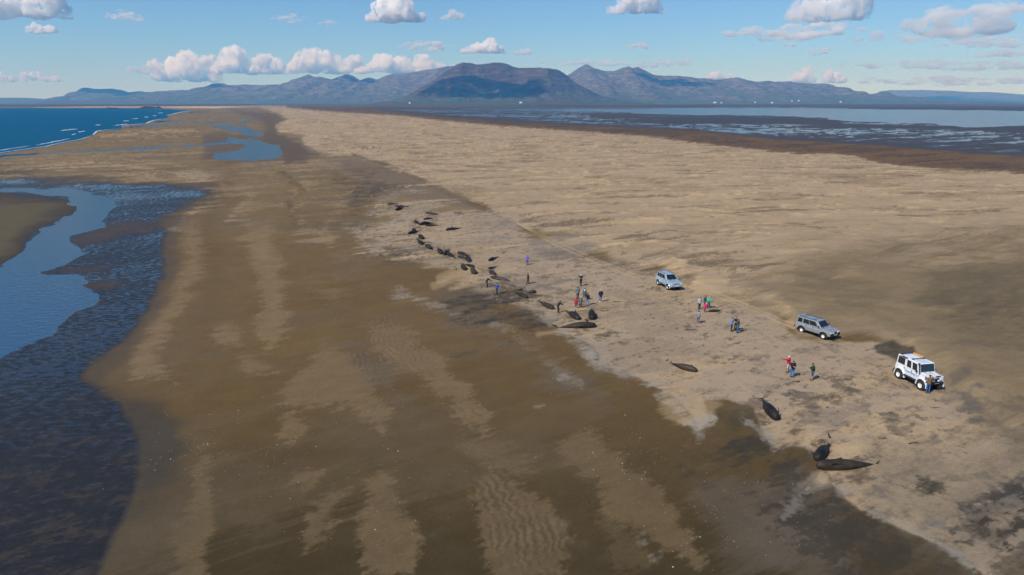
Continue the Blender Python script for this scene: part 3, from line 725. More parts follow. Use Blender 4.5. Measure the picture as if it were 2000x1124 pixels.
water_sheet('tidal_pool', [(395, 268), (480, 266), (566, 278), (566, 316), (400, 318)], 0.0, M_POOL, 'bright blue tidal pool with a rounded near end', 'pool')
water_sheet('tidal_pool', [(400, 243), (500, 243), (530, 258), (520, 269), (460, 266)], -0.02, M_POOL, 'smaller ragged blue pool beyond the rounded one', 'pool')
water_sheet('tidal_stream', [(-420, 312), (0, 302.5), (300, 286), (470, 274), (476, 281), (300, 293), (0, 309), (-420, 328)], -0.03, M_POOL, 'thin straight blue stream crossing the left flats', 'stream')
water_sheet('tidal_pool', [(230, 252), (290, 241), (380, 233), (520, 226), (520, 234), (500, 242), (380, 243), (300, 252)], -0.04, M_POOL, 'thin far slivers of tide water on the sand flats', 'pool')
water_sheet('lagoon', [(640, 208), (850, 232), (1000, 243), (1350, 262), (1700, 289), (2000, 312), (3300, 334), (3300, 205.8), (1300, 208), (850, 207.8)], 0.0, M_LAG, 'wide shallow blue lagoon streaked with mud flats on the right', 'lagoon')
# ---------------------------------------------------------------- hills
def hill_mat(name, rock, grass, grass_lo, grass_hi, scale):
    m = NT(name)
    geo = m.n('ShaderNodeNewGeometry')
    sep = m.n('ShaderNodeSeparateXYZ', {0: geo.outputs['Position']})
    n1 = m.noise(geo.outputs['Position'], .004 * scale, 10, .68)
    n2 = m.noise(m.n('ShaderNodeMapping', {'Vector': geo.outputs['Position'], 'Scale': (.15, .15, 1.0)}), .035 * scale, 5, .6)
    n3 = m.noise(geo.outputs['Position'], .0011 * scale, 5, .6)
    rk = m.mix(m.mapr(n1.outputs['Fac'], .35, .65, 0, 1), tuple(rock[0]), tuple(rock[1]))
    rk = m.mix(m.mapr(n2.outputs['Fac'], .45, .62, 0, .6), rk, tuple(rock[2]))
    hh = m.math('ADD', sep.outputs['Z'], m.mapr(n3.outputs['Fac'], .3, .7, -160, 160))
    g = m.mapr(hh, grass_lo, grass_hi, 1, 0)
    g = m.math('MULTIPLY', g, m.mapr(n1.outputs['Fac'], .35, .6, .5, 1))
    c = m.mix(g, rk, tuple(grass))
    bp = m.n('ShaderNodeBump', {'Height': n1.outputs['Fac'], 'Strength': 1.0, 'Distance': 70.0})
    return m.surf(m.n('ShaderNodeBsdfPrincipled', {'Base Color': c, 'Roughness': .95, 'Specular IOR Level': .05, 'Normal': bp}))

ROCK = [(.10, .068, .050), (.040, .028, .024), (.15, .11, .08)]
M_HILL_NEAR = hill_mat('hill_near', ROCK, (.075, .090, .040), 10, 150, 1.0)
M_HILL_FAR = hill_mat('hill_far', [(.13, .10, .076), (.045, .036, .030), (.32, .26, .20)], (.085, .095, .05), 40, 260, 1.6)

def hill(name, prof, D, front, back, mat, seed, label, cliff=0.0, rough=1.0, parent=None, cols=240, cat='hill', gpow=1.5):
    prof = np.array(prof, float)
    us = np.linspace(prof[0, 0], prof[-1, 0], cols)
    vsn = np.interp(us, prof[:, 0], prof[:, 1])
    X = np.array([at_depth(u, v, D).x for u, v in zip(us, vsn)])
    Z = np.array([at_depth(u, v, D).z for u, v in zip(us, vsn)])
    jit = fbm(X[None, :], np.full((1, cols), seed * 31.0), D * .02, 5, .6, seed)[0]
    Z = np.maximum(Z + jit * 18 * rough * np.clip(Z / 200, .1, 1), 1.0)
    # the ridge wanders back and forth in depth
    ry = fbm(X[None, :], np.full((1, cols), 5.0), D * .09, 3, .5, seed + 5)[0] * front * .35
    tf = np.linspace(0, 1, 110); tb = np.linspace(0, 1, 24)[1:]
    yf = (D + ry)[None, :] - front * (1 - tf)[:, None]
    g = tf[:, None] ** gpow * (1 - cliff) + cliff * (sstep(.62, .80, tf)[:, None] * .6 + sstep(.88, .97, tf)[:, None] * .4)
    XX = np.repeat(X[None, :], len(tf), 0)
    gul = fbm(XX, yf * .8, D * .045, 6, .58, seed + 9)
    gul2 = 1 - np.abs(fbm(XX, yf * .6, D * .03, 4, .55, seed + 13)) * 2.2
    zf = Z[None, :] * np.clip(g + (0.16 * gul + .07 * (gul2 - .5)) * rough * (tf * (1 - tf) * 2.2)[:, None], 0, 1.0) - 1.0
    stp = 55.0 * (D / 9000.0)
    zf = zf + rough * .16 * stp * np.sin(2 * np.pi * (zf + 25 * gul) / stp) * sstep(.08, .3, tf)[:, None] * (1 - sstep(.93, 1, tf))[:, None]
    yb = (D + ry)[None, :] + back * tb[:, None]
    zb = Z[None, :] * (1 - tb[:, None]) ** 1.4 - 1.0
    P = np.stack([np.concatenate([XX, np.repeat(X[None, :], len(tb), 0)]), np.concatenate([yf, yb]), np.concatenate([zf, zb])], -1)
    o = grid_obj(name, P, mat, parent=parent)
    if parent is None: tag(o, label, cat, kind='structure')
    return o

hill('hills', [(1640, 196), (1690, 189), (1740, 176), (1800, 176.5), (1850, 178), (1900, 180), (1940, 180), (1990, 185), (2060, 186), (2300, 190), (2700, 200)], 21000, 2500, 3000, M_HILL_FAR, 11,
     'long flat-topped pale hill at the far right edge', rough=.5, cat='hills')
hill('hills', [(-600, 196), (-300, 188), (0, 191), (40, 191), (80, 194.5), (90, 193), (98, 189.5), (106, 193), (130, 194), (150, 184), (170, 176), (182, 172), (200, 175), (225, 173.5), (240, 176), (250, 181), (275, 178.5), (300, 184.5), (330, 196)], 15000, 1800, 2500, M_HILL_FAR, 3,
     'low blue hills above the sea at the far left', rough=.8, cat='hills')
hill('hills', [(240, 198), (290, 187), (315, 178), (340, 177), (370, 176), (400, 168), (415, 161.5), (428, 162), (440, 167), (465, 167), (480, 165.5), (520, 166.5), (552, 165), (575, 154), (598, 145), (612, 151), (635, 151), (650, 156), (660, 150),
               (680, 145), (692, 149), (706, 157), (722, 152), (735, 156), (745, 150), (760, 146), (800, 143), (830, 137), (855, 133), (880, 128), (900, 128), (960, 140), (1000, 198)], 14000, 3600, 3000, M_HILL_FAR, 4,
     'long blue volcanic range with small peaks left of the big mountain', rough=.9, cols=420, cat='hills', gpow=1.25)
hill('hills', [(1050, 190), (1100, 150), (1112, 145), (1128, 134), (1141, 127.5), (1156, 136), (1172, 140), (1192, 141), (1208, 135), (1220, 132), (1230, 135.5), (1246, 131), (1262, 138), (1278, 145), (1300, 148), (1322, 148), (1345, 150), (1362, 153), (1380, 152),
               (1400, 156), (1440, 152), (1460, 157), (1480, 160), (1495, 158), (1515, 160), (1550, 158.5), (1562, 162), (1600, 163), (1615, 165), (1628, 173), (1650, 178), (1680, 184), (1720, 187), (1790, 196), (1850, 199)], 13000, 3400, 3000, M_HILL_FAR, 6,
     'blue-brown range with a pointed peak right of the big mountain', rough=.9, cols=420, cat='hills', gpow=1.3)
hill('hill', [(1660, 198), (1700, 187), (1718, 179), (1730, 177.5), (1742, 182), (1760, 189), (1830, 193), (1870, 198)], 12500, 900, 900, M_HILL_FAR, 8, 'small dark cone hill before the pale far hill', rough=.4)
mm = hill('table_mountain', [(760, 198), (790, 190), (820, 176), (845, 160), (868, 141), (878, 134), (890, 127), (905, 121.5), (920, 122.5), (930, 126), (945, 124), (962, 121), (980, 122), (1000, 128), (1015, 132.5), (1040, 134), (1070, 135), (1090, 138), (1102, 143), (1112, 152),
               (1122, 161), (1140, 171), (1165, 183), (1200, 193), (1240, 198)], 9000, 1900, 1500, M_HILL_NEAR, 2, 'big brown flat-topped mountain in the middle of the horizon', cliff=.35, rough=.9, cols=420, cat='mountain')
hill('spur', [(780, 199), (815, 186), (845, 166), (862, 155), (885, 150), (905, 148.5), (925, 147), (945, 153), (970, 158), (1000, 163), (1040, 168), (1080, 176), (1120, 184), (1165, 192), (1210, 199)], 8300, 1050, 700, M_HILL_NEAR, 17, '', cliff=.45, rough=.9, parent=mm, cols=300)

# skerries in the sea
M_ROCK = simple_mat('skerry_rock', (.03, .028, .026), .9, var=.3, scale=.05)
for (u0, u1, hh), lb in (((203, 232, 6), 'low black skerry in the sea, left of the larger one'), ((272, 318, 11), 'larger low black skerry before the pale far beach')):
    a, b = G0(u0, 212.4), G0(u1, 212.4)
    n = 40; L = (b - a).length
    P = np.zeros((9, n, 3))
    for i in range(n):
        for j in range(9):
            t, q = i / (n - 1), j / 8
            p = a.lerp(b, t)
            prof = math.sin(math.pi * t) ** .6 * math.sin(math.pi * q) ** .7
            nz = mnoise.noise(Vector((t * 9 + u0, q * 3, 0)))
            P[j, i] = (p.x, p.y + (q - .5) * 90, hh * prof * (.65 + .8 * nz) - .4)
    tag(grid_obj('skerry', P, M_ROCK), lb, 'rock', 'skerries off the far beach')

# farm buildings at the foot of the hills
M_FW = simple_mat('farm_wall', (.8, .8, .78), .7); M_FR = simple_mat('farm_roof', (.35, .12, .09), .7); M_FG = simple_mat('farm_roof_grey', (.55, .56, .57), .6)
for u, v, w, Y, rm, lb in [(1017, 199.5, 36, 7000, M_FG, 'white farm building below the big mountain'), (1396, 199.5, 40, 7400, M_FG, 'long white farm building, left of a pair right of the mountain'),
                        (1409, 199.6, 26, 7450, M_FR, 'small white farmhouse just right of the long white building'), (1508, 199.8, 28, 7600, M_FG, 'lone white farm building under the right range'),
                        (1547, 196.2, 24, 8600, M_FR, 'small far farmhouse, left of two on the right slope'), (1560, 196.0, 22, 8700, M_FG, 'small far farmhouse, right of two on the right slope'), (1475, 199, 22, 8000, M_FR, 'small farmhouse between the pair and the lone building'),
                        (1642, 198.2, 24, 8000, M_FG, 'rightmost small white farm building under the range'), (800, 200.3, 24, 7000, M_FG, 'small white farm left of the big mountain')]:
    p = at_depth(u, v, Y)
    e = bpy.data.objects.new('farmhouse', None); COL.objects.link(e); e.location = (p.x, p.y, max(p.z - 7, 0.3))
    tag(e, lb, 'farmhouse', 'farm buildings on the far plain')
    w *= .7; L, W2, hw, hr = w / 2, 5, 4.5, 8
    mesh_obj('wall', [(-L, -W2, -6), (L, -W2, -6), (L, W2, -6), (-L, W2, -6), (-L, -W2, hw), (L, -W2, hw), (L, W2, hw), (-L, W2, hw), (-L, 0, hr - .3), (L, 0, hr - .3)],
             [(0, 1, 5, 4), (1, 2, 6, 9, 5), (2, 3, 7, 6), (3, 0, 4, 8, 7)], M_FW, e, smooth=False)
    mesh_obj('roof', [(-L - 1, -W2 - 1, hw - .6), (L + 1, -W2 - 1, hw - .6), (L + 1, 0, hr + .3), (-L - 1, 0, hr + .3), (L + 1, W2 + 1, hw - .6), (-L - 1, W2 + 1, hw - .6)], [(0, 1, 2, 3), (3, 2, 4, 5)], rm, e, smooth=False)

# ---------------------------------------------------------------- haze
hz = NT('haze_air')
hv = hz.n('ShaderNodeVolumePrincipled', {'Color': (.13, .49, 1.0, 1), 'Density': 6.0e-5, 'Anisotropy': 0.0, 'Absorption Color': (1, 1, 1, 1)})
hz.t.links.new(hv.outputs[0], hz.out.inputs['Volume'])
hx, hy0, hy1, hz0, hz1 = 34000, -3000, 26000, -2.5, 1250
hb = mesh_obj('haze', [(-hx, hy0, hz0), (hx, hy0, hz0), (hx, hy1, hz0), (-hx, hy1, hz0), (-hx, hy0, hz1), (hx, hy0, hz1), (hx, hy1, hz1), (-hx, hy1, hz1)],
              [(3, 2, 1, 0), (4, 5, 6, 7), (0, 1, 5, 4), (1, 2, 6, 5), (2, 3, 7, 6), (3, 0, 4, 7)], hz.mat, smooth=False)
tag(hb, 'thin blue haze over the whole beach and hills', 'haze', kind='stuff')
# ---------------------------------------------------------------- clouds: real bodies of scattering droplets, kilometres away
def cloud_mat(dens, size, kind):
    m = NT('cloud_vapour')
    tc = m.n('ShaderNodeTexCoord')
    q = 1.0 / size
    mp = m.n('ShaderNodeMapping', {'Vector': tc.outputs['Object'], 'Scale': (q, q, q) if kind == 'cumulus' else (q * .35, q * .8, q * 1.3)})
    nz = m.noise(mp, 4.2 if kind == 'cumulus' else 2.6, 6, .62 if kind == 'cumulus' else .55)
    dn = m.math('MULTIPLY', m.mapr(nz.outputs['Fac'], .43 if kind == 'cumulus' else .46, .60 if kind == 'cumulus' else .66, 0.0, 2.6 if kind == 'cumulus' else 3.0), dens)
    v = m.n('ShaderNodeVolumePrincipled', {'Color': (1, 1, 1, 1), 'Density': dn, 'Anisotropy': 0.0, 'Absorption Color': (1, 1, 1, 1)})
    m.t.links.new(v.outputs[0], m.out.inputs['Volume'])
    return m.mat

def remeshed(bm, voxel, smooth_it=0):
    """union of overlapping closed shells -> one continuous surface (new mesh data)"""
    me = bpy.data.meshes.new('tmp'); bm.to_mesh(me); bm.free()
    o = bpy.data.objects.new('tmp', me); COL.objects.link(o)
    md = o.modifiers.new('r', 'REMESH'); md.mode = 'VOXEL'; md.voxel_size = voxel; md.use_smooth_shade = True
    if smooth_it:
        ms = o.modifiers.new('s', 'SMOOTH'); ms.iterations = smooth_it; ms.factor = .5
    dg = bpy.context.evaluated_depsgraph_get()
    out = bpy.data.meshes.new_from_object(o.evaluated_get(dg))
    bpy.data.objects.remove(o); bpy.data.meshes.remove(me)
    return out

def cloud(u0, u1, vt, vb, label, tau=9.0, base=1500.0, kind='cumulus', seed=0, tilt=0.0, puffs=26):
    rg = random.Random(seed * 7 + 3)
    dvb = ray((u0 + u1) / 2, vb); elev = math.atan2(dvb[2], math.hypot(dvb[0], dvb[1]))
    Y = min(base / max(math.tan(elev), .022), 60000) * dvb[1] / math.hypot(dvb[0], dvb[1])
    A, B, T = at_depth(u0, vb, Y), at_depth(u1, vb, Y), at_depth((u0 + u1) / 2, vt, Y)
    W, Ht = (B - A).length, T.z - A.z
    e = Vector(((A.x + B.x) / 2, Y, A.z))
    bm = bmesh.new()
    dep = min(W * .45, max(Ht * 1.6, 600))
    for i in range(puffs):
        t = (i + .5) / puffs * 2 - 1 + rg.uniform(-.08, .08)
        if kind == 'cumulus':
            env = (1 - abs(t) ** 4) * (.62 + .38 * math.sin(t * 5.1 + seed) * math.cos(t * 2.3 + seed * 2))
            r = Ht * rg.uniform(.20, .34) * (.55 + .45 * env)
            zz = rg.uniform(.25, 1.0) ** .8 * max(env, .12) * (Ht - r)
            zz = max(zz, r * .35)
            sc = (1.25, 1.1, .95)
        else:
            env = (1 - abs(t) ** 1.7)
            r = Ht * rg.uniform(.16, .36) * (.35 + .65 * env)
            zz = Ht * .45 + rg.uniform(-.32, .32) * Ht * env
            sc = (W / Ht * .22 + .6, 1.6, .55)
        p = Vector((t * (W / 2 - r * sc[0] * .8), rg.uniform(-.5, .5) * dep * max(env, .1), zz + tilt * t * W / 2))
        mt = Matrix.Translation(p) @ Matrix.Diagonal((r * sc[0], r * sc[1], r * sc[2], 1))
        bmesh.ops.create_icosphere(bm, subdivisions=2, radius=1.0, matrix=mt)
    me = remeshed(bm, max(W / 150.0, Ht / 40.0))
    n = len(me.vertices)
    co = np.empty(n * 3, np.float32); me.vertices.foreach_get('co', co); co = co.reshape(-1, 3)
    no = np.empty(n * 3, np.float32); me.vertex_normals.foreach_get('vector', no); no = no.reshape(-1, 3)
    L = Ht if kind == 'cumulus' else Ht * 1.2
    d = np.zeros(n)
    st = 1.0 if kind == 'cumulus' else .35
    for k, (lam, am) in enumerate(((.45, .20), (.2, .13), (.09, .07))):
        d += am * np.array([.35 - abs(mnoise.noise(Vector((c[0] * st / (L * lam) + seed, c[1] / (L * lam), c[2] / (L * lam) + k * 7)))) for c in co])
    co = co + no * (d * L * (1.0 if kind == 'cumulus' else .8))[:, None]
    if kind == 'cumulus':
        low = co[:, 2] < Ht * .10
        co[low, 2] = Ht * .10 + (co[low, 2] - Ht * .10) * .35
    lo, hi = co.min(0), co.max(0)                       # fill the extent the cloud has in the sky
    co[:, 0] = (co[:, 0] - lo[0]) / (hi[0] - lo[0]) * W - W / 2
    if not tilt: co[:, 2] = (co[:, 2] - lo[2]) / (hi[2] - lo[2]) * Ht
    me.vertices.foreach_set('co', co.reshape(-1).astype(np.float32)); me.update()
    me.materials.clear(); me.materials.append(cloud_mat(tau / max(Ht, 150), Ht, kind))
    o = bpy.data.objects.new('cloud', me); COL.objects.link(o); o.location = e
    tag(o, label, 'cloud', 'clouds over the beach')
    return o

cloud(-70, 142, -45, 40, 'big grey-white cloud cut by the top left corner', seed=1, tau=8)
cloud(52, 116, 42, 67, 'small puffy white cloud under the top left cloud', seed=2, tau=5)
cloud(205, 292, 20, 43, 'flat thin white cloud at the upper left', kind='wisp', seed=3, tau=1.6)
cloud(712, 834, -22, 46, 'bright white cumulus touching the top edge left of centre', seed=4, tau=9)
cloud(858, 914, 18, 40, 'small faint cloud right of the bright top cumulus', seed=5, tau=2.0)
cloud(898, 992, 72, 106, 'lone white cumulus above the big mountain', seed=6, tau=8)
cloud(292, 440, 94, 163, 'tall white cumulus at the left end of the low bank', seed=7, tau=9)
cloud(415, 575, 87, 148, 'white cumulus second from the left in the low bank', seed=8, tau=9)
cloud(555, 725, 90, 147, 'white cumulus third from the left in the low bank', seed=9, tau=8)
cloud(690, 906, 102, 146, 'white cumulus at the right end of the low bank', seed=10, tau=8)
cloud(775, 892, 78, 106, 'flat pale sheet of cloud over the right end of the bank', kind='wisp', seed=11, tau=2.5)
cloud(1182, 1300, -25, 29, 'soft grey-white cloud at the top edge right of centre', seed=12, tau=5)
cloud(1530, 1700, -40, 46, 'large grey and white cloud at the upper right', seed=13, tau=4.5)
cloud(1400, 1690, 36, 80, 'long grey-white wedge of cloud under the large right one', kind='wisp', seed=14, tau=3.0, tilt=.02)
cloud(1700, 2060, -10, 76, 'long slanting grey cloud in the top right corner', kind='wisp', seed=15, tau=3.0, tilt=.16)
cloud(1815, 2080, 62, 96, 'thin grey streak of cloud below the slanting corner cloud', kind='wisp', seed=16, tau=1.6, tilt=.05)
cloud(1880, 2080, 94, 118, 'thin grey streak of cloud at the right edge', kind='wisp', seed=17, tau=1.3)
cloud(1630, 2080, 114, 142, 'wide thin pale cloud layer low on the right', kind='wisp', seed=18, tau=1.2, puffs=40)
cloud(1640, 2100, 146, 170, 'lowest thin pale cloud layer above the right hills', kind='wisp', seed=19, tau=1.2, puffs=40)
cloud(1536, 1594, 128, 164, 'small bright cumulus, left of two above the right range', seed=20, tau=6)
cloud(1602, 1654, 134, 164, 'small bright cumulus, right of two above the right range', seed=21, tau=6)
cloud(1372, 1440, 138, 160, 'small white cloud peeping over the right range', seed=22, tau=5)
cloud(1566, 1628, 92, 109, 'small grey cloud streak below the large right cloud', kind='wisp', seed=23, tau=1.8, tilt=.1)
cloud(1524, 1562, 81, 93, 'tiny grey cloud just under the long wedge', kind='wisp', seed=24, tau=1.8)
cloud(1218, 1278, 80, 99, 'small faint grey cloud right of centre', kind='wisp', seed=25, tau=1.6)
cloud(1002, 1042, 92, 108, 'tiny pale cloud right of the lone cumulus', seed=26, tau=2.0)
cloud(-60, 132, 134, 162, 'row of low white puffs at the left edge', seed=27, tau=4, puffs=34)
cloud(525, 606, 27, 47, 'faint flat cloud at the upper left of centre', kind='wisp', seed=28, tau=1.0)
cloud(616, 668, 36, 54, 'faint small cloud left of the bright top cumulus', kind='wisp', seed=29, tau=.9)
cloud(1010, 1420, 116, 134, 'long thin grey cloud layer behind the pointed peak', kind='wisp', seed=30, tau=1.8, puffs=40)
cloud(240, 306, 126, 146, 'small grey cloud left of the low bank', kind='wisp', seed=31, tau=1.6)
cloud(1660, 1690, 70, 82, 'tiny grey cloud right of the long wedge', kind='wisp', seed=32, tau=1.8)

# clouds overhead, out of the picture, whose shadows lie on the hills as in the photograph
def shade_cloud(u, v, Y, W, label, seed):
    t = at_depth(u, v, Y); k = (2100 - t.z) / math.tan(SUN_ELEV)
    bm = bmesh.new(); rg = random.Random(seed)
    for i in range(14):
        r = W * rg.uniform(.14, .24)
        bmesh.ops.create_icosphere(bm, subdivisions=2, radius=1, matrix=Matrix.Translation((rg.uniform(-.5, .5) * W, rg.uniform(-.3, .3) * W, rg.uniform(0, .1) * W)) @ Matrix.Diagonal((r * 1.3, r, r * .6, 1)))
    me = remeshed(bm, W / 50); me.materials.clear(); me.materials.append(cloud_mat(3.2 / (W * .3), W * .4, 'cumulus'))
    o = bpy.data.objects.new('cloud', me); COL.objects.link(o); o.location = (t.x + SUN_TO.x * k, t.y + SUN_TO.y * k, 2100)
    tag(o, label, 'cloud', 'clouds over the beach')
shade_cloud(925, 168, 8150, 1100, 'cloud overhead shading the front of the big mountain', 71)
shade_cloud(1320, 160, 12200, 1000, 'cloud overhead shading the right range', 72)
shade_cloud(680, 152, 13600, 700, 'cloud overhead shading a small left peak', 73)
shade_cloud(418, 165, 13700, 600, 'cloud overhead shading the far left peak', 74)
# ---------------------------------------------------------------- breakers and foam on the sea (parts of the sea)
M_FOAM = simple_mat('sea_foam', (.62, .66, .70), .7, var=.25, scale=.6)
def ribbon(name, pts, w_m, hgt, mat, parent, seed, z0=0.0, seg=6):
    P = [G0(u, v) for u, v in pts]
    out = []
    for a, b in zip(P[:-1], P[1:]):
        n = max(2, seg)
        out += [a.lerp(b, i / n) for i in range(n)]
    out.append(P[-1]); n = len(out)
    A = np.zeros((5, n, 3))
    for i, p in enumerate(out):
        t = i / (n - 1)
        q = out[min(i + 1, n - 1)] - out[max(i - 1, 0)]
        s = Vector((-q.y, q.x, 0)).normalized()
        k = (math.sin(math.pi * min(max(t, .02), .98)) ** .5) * (.55 + .9 * abs(mnoise.noise(Vector((t * 14 + seed, seed * 3.1, 0)))))
        wob = mnoise.noise(Vector((t * 7, seed * 5.0, 2))) * w_m * .7
        for j, (o, zz) in enumerate(((-.5, 0), (-.25, .7), (0, 1), (.3, .6), (.5, 0))):
            pp = p + s * (o * w_m * k + wob)
            A[j, i] = (pp.x, pp.y, z0 + .02 + hgt * zz * k)
    return grid_obj(name, A, mat, parent=parent)
for i, (pts, w, hg) in enumerate([
    ([(118, 256.0), (133, 254.4), (151, 252.6)], 5, .9), ([(154, 258.6), (160, 257.6), (166, 256.2)], 4, .6), ([(140, 264.2), (148, 261.6)], 3, .5),
    ([(70, 284.2), (96, 279.6), (115, 275.8), (136, 271.0)], 3.2, .5), ([(186, 245.2), (197, 244.4)], 7, .9), ([(222, 246.0), (236, 244.4), (250, 242.6)], 6, .7), ([(243, 237.2), (250, 236.4)], 8, .9),
    ([(258, 232.8), (270, 231.8)], 9, 1.0), ([(283, 229.6), (289, 229.0)], 10, 1.0), ([(298, 227.0), (306, 226.2)], 10, 1.0), ([(308, 221.6), (318, 221.0)], 14, 1.0),
    ([(-60, 308.6), (0, 299.2), (37, 293.2), (87, 286.2), (125, 278.4), (160, 271.4), (180, 265.2)], 2.2, .06), ([(182, 264), (189, 256.4), (207, 253.8), (235, 251.6)], 3.4, .06),
    ([(238, 247.2), (252, 244.2), (285, 241.2), (300, 235.4), (330, 230.9)], 5, .06), ([(-40, 300), (20, 291), (60, 285)], 2.4, .12), ([(326, 225.6), (350, 220.0), (372, 216.2)], 8, .08),
]):
    ribbon('breaker' if hg > .2 else 'swash_foam', pts, w * .65, hg * .8, M_FOAM, sea, i + 1)

# ---------------------------------------------------------------- whales
def whale_skin(name, c1, c2, c3, sandy):
    m = NT(name)
    tc = m.n('ShaderNodeTexCoord'); geo = m.n('ShaderNodeNewGeometry')
    oi = m.n('ShaderNodeObjectInfo')
    vec = m.n('ShaderNodeVectorMath', {0: tc.outputs['Object'], 1: oi.outputs['Location']}, operation='ADD')
    n1 = m.noise(vec, 1.1, 6, .65); n2 = m.noise(vec, 4.0, 5, .6)
    c = m.mix(m.mapr(n1.outputs['Fac'], .42, .62, 0, 1), c1, c2)
    c = m.mix(m.mapr(n2.outputs['Fac'], .56, .70, 0, .8), c, c3)
    up = m.n('ShaderNodeSeparateXYZ', {0: geo.outputs['Normal']}).outputs['Z']
    dust = m.math('MULTIPLY', m.mapr(n1.outputs['Fac'], .40, .58, 0, 1), sandy)
    c = m.mix(dust, c, (.25, .185, .11))
    bp = m.n('ShaderNodeBump', {'Height': n2.outputs['Fac'], 'Strength': .5, 'Distance': .05})
    return m.surf(m.n('ShaderNodeBsdfPrincipled', {'Base Color': c, 'Roughness': m.mapr(n2.outputs['Fac'], .3, .7, .42, .75), 'Specular IOR Level': .32, 'Normal': bp}))
M_W = {'dark': whale_skin('whale_skin_black', (.005, .005, .006), (.010, .009, .009), (.03, .021, .015), .08),
       'brown': whale_skin('whale_skin_brown', (.010, .008, .006), (.022, .016, .011), (.060, .040, .025), .12),
       'sandy': whale_skin('whale_skin_sandy', (.040, .032, .025), (.085, .066, .046), (.13, .098, .064), .85),
       'grey': whale_skin('whale_skin_grey', (.008, .009, .013), (.016, .017, .020), (.045, .036, .028), .12)}

def loft(bm, rings, cap=True):
    vr = [[bm.verts.new(p) for p in r] for r in rings]
    n = len(vr[0])
    for a, b in zip(vr[:-1], vr[1:]):
        for i in range(n):
            bm.faces.new((a[i], a[(i + 1) % n], b[(i + 1) % n], b[i]))
    if cap:
        bm.faces.new(vr[0][::-1]); bm.faces.new(vr[-1])

def fin_solid(bm, root_a, root_b, tip, thick, sweep, n=7):
    """a sickle-shaped fin: root chord a-b, tip, small thickness"""
    root_a, root_b, tip = Vector(root_a), Vector(root_b), Vector(tip)
    nrm = (root_b - root_a).cross(tip - root_a).normalized()
    rings = []
    for i in range(n + 1):
        t = i / n
        a = root_a.lerp(tip, t) + Vector(sweep) * math.sin(math.pi * t) * 1.0
        b = root_b.lerp(tip, t) + Vector(sweep) * math.sin(math.pi * t) * .75
        if i == n: a, b = tip - (root_b - root_a) * .03, tip + (root_b - root_a) * .03
        th = thick * (1 - .75 * t)
        mid = (a + b) / 2
        rings.append([a, mid.lerp(a, .5) + nrm * th * .8, mid + nrm * th, mid.lerp(b, .5) + nrm * th * .7, b, mid.lerp(b, .5) - nrm * th * .7, mid - nrm * th, mid.lerp(a, .5) - nrm * th * .8])
    loft(bm, rings)

PROF = [(0, .020), (.006, .045), (.02, .068), (.05, .086), (.10, .100), (.18, .113), (.28, .121), (.38, .120), (.48, .110), (.58, .093), (.68, .071), (.78, .049), (.87, .031), (.94, .020), (.985, .014)]
def whale_mesh(name, bend=0.0, hump=0.0, fat=1.0, flip_up=0.3, fin=1.0, jaw=True):
    """a pilot whale one unit long: head at +x end x=0, tail at x=-1, back up"""
    bm = bmesh.new()
    def spine(t):
        return Vector((-t, bend * (t - .35) ** 2 * (1 if t > .35 else -.5), hump * math.sin(math.pi * t) - .02 * t + .10 * max(0, t - .6) ** 1.3))
    rings = []
    for t, r in PROF:
        c = spine(t); ring = []
        w = .92 if t < .6 else .92 - (t - .6) * .9
        for k in range(20):
            a = 2 * math.pi * k / 20
            y, z = math.cos(a) * r * w * fat, math.sin(a) * r * fat
            if z < 0: z *= .92
            if t < .06 and z < 0: z *= .8           # blunt melon overhanging a short jaw
            ring.append(c + Vector((0, y, z)))
        rings.append(ring)
    loft(bm, rings)
    s = spine(.36)
    fin_solid(bm, (s.x + .075, s.y, s.z + .105 * fat), (s.x - .075, s.y, s.z + .10 * fat), (s.x - .105, s.y, s.z + (.105 + .075 * fin) * fat), .012, (-.015, 0, .01))
    s = spine(.19)
    for sg in (-1, 1):
        fu = flip_up if sg > 0 else -.55
        fin_solid(bm, (s.x + .035, s.y + sg * .085 * fat, s.z - .045), (s.x - .035, s.y + sg * .09 * fat, s.z - .05), (s.x - .15, s.y + sg * .20, s.z - .05 + fu * .16), .012, (.022, sg * .02, 0))
    s = spine(.985); q = (spine(.985) - spine(.94)).normalized(); side = Vector((-q.y, q.x, 0))
    for sg in (-1, 1):
        fin_solid(bm, tuple(s - q * .045), tuple(s + q * .022), tuple(s + q * .035 + side * sg * .125 + Vector((0, 0, .02))), .010, tuple(-q * .012 + side * sg * .004))
    bmesh.ops.recalc_face_normals(bm, faces=bm.faces)
    me = remeshed(bm, .0078, 2)
    me.name = name
    return me
WM = {'belly': whale_mesh('whale_belly', bend=.10, flip_up=-.4), 'side': whale_mesh('whale_side', bend=-.12, flip_up=.8), 'curl': whale_mesh('whale_curl', bend=.42, hump=.03, flip_up=.2),
      'bloat': whale_mesh('whale_bloat', bend=.18, hump=.05, fat=1.14, flip_up=.9), 'thin': whale_mesh('whale_thin', bend=-.22, hump=-.01, fat=.86, flip_up=-.2)}
WM2 = {}
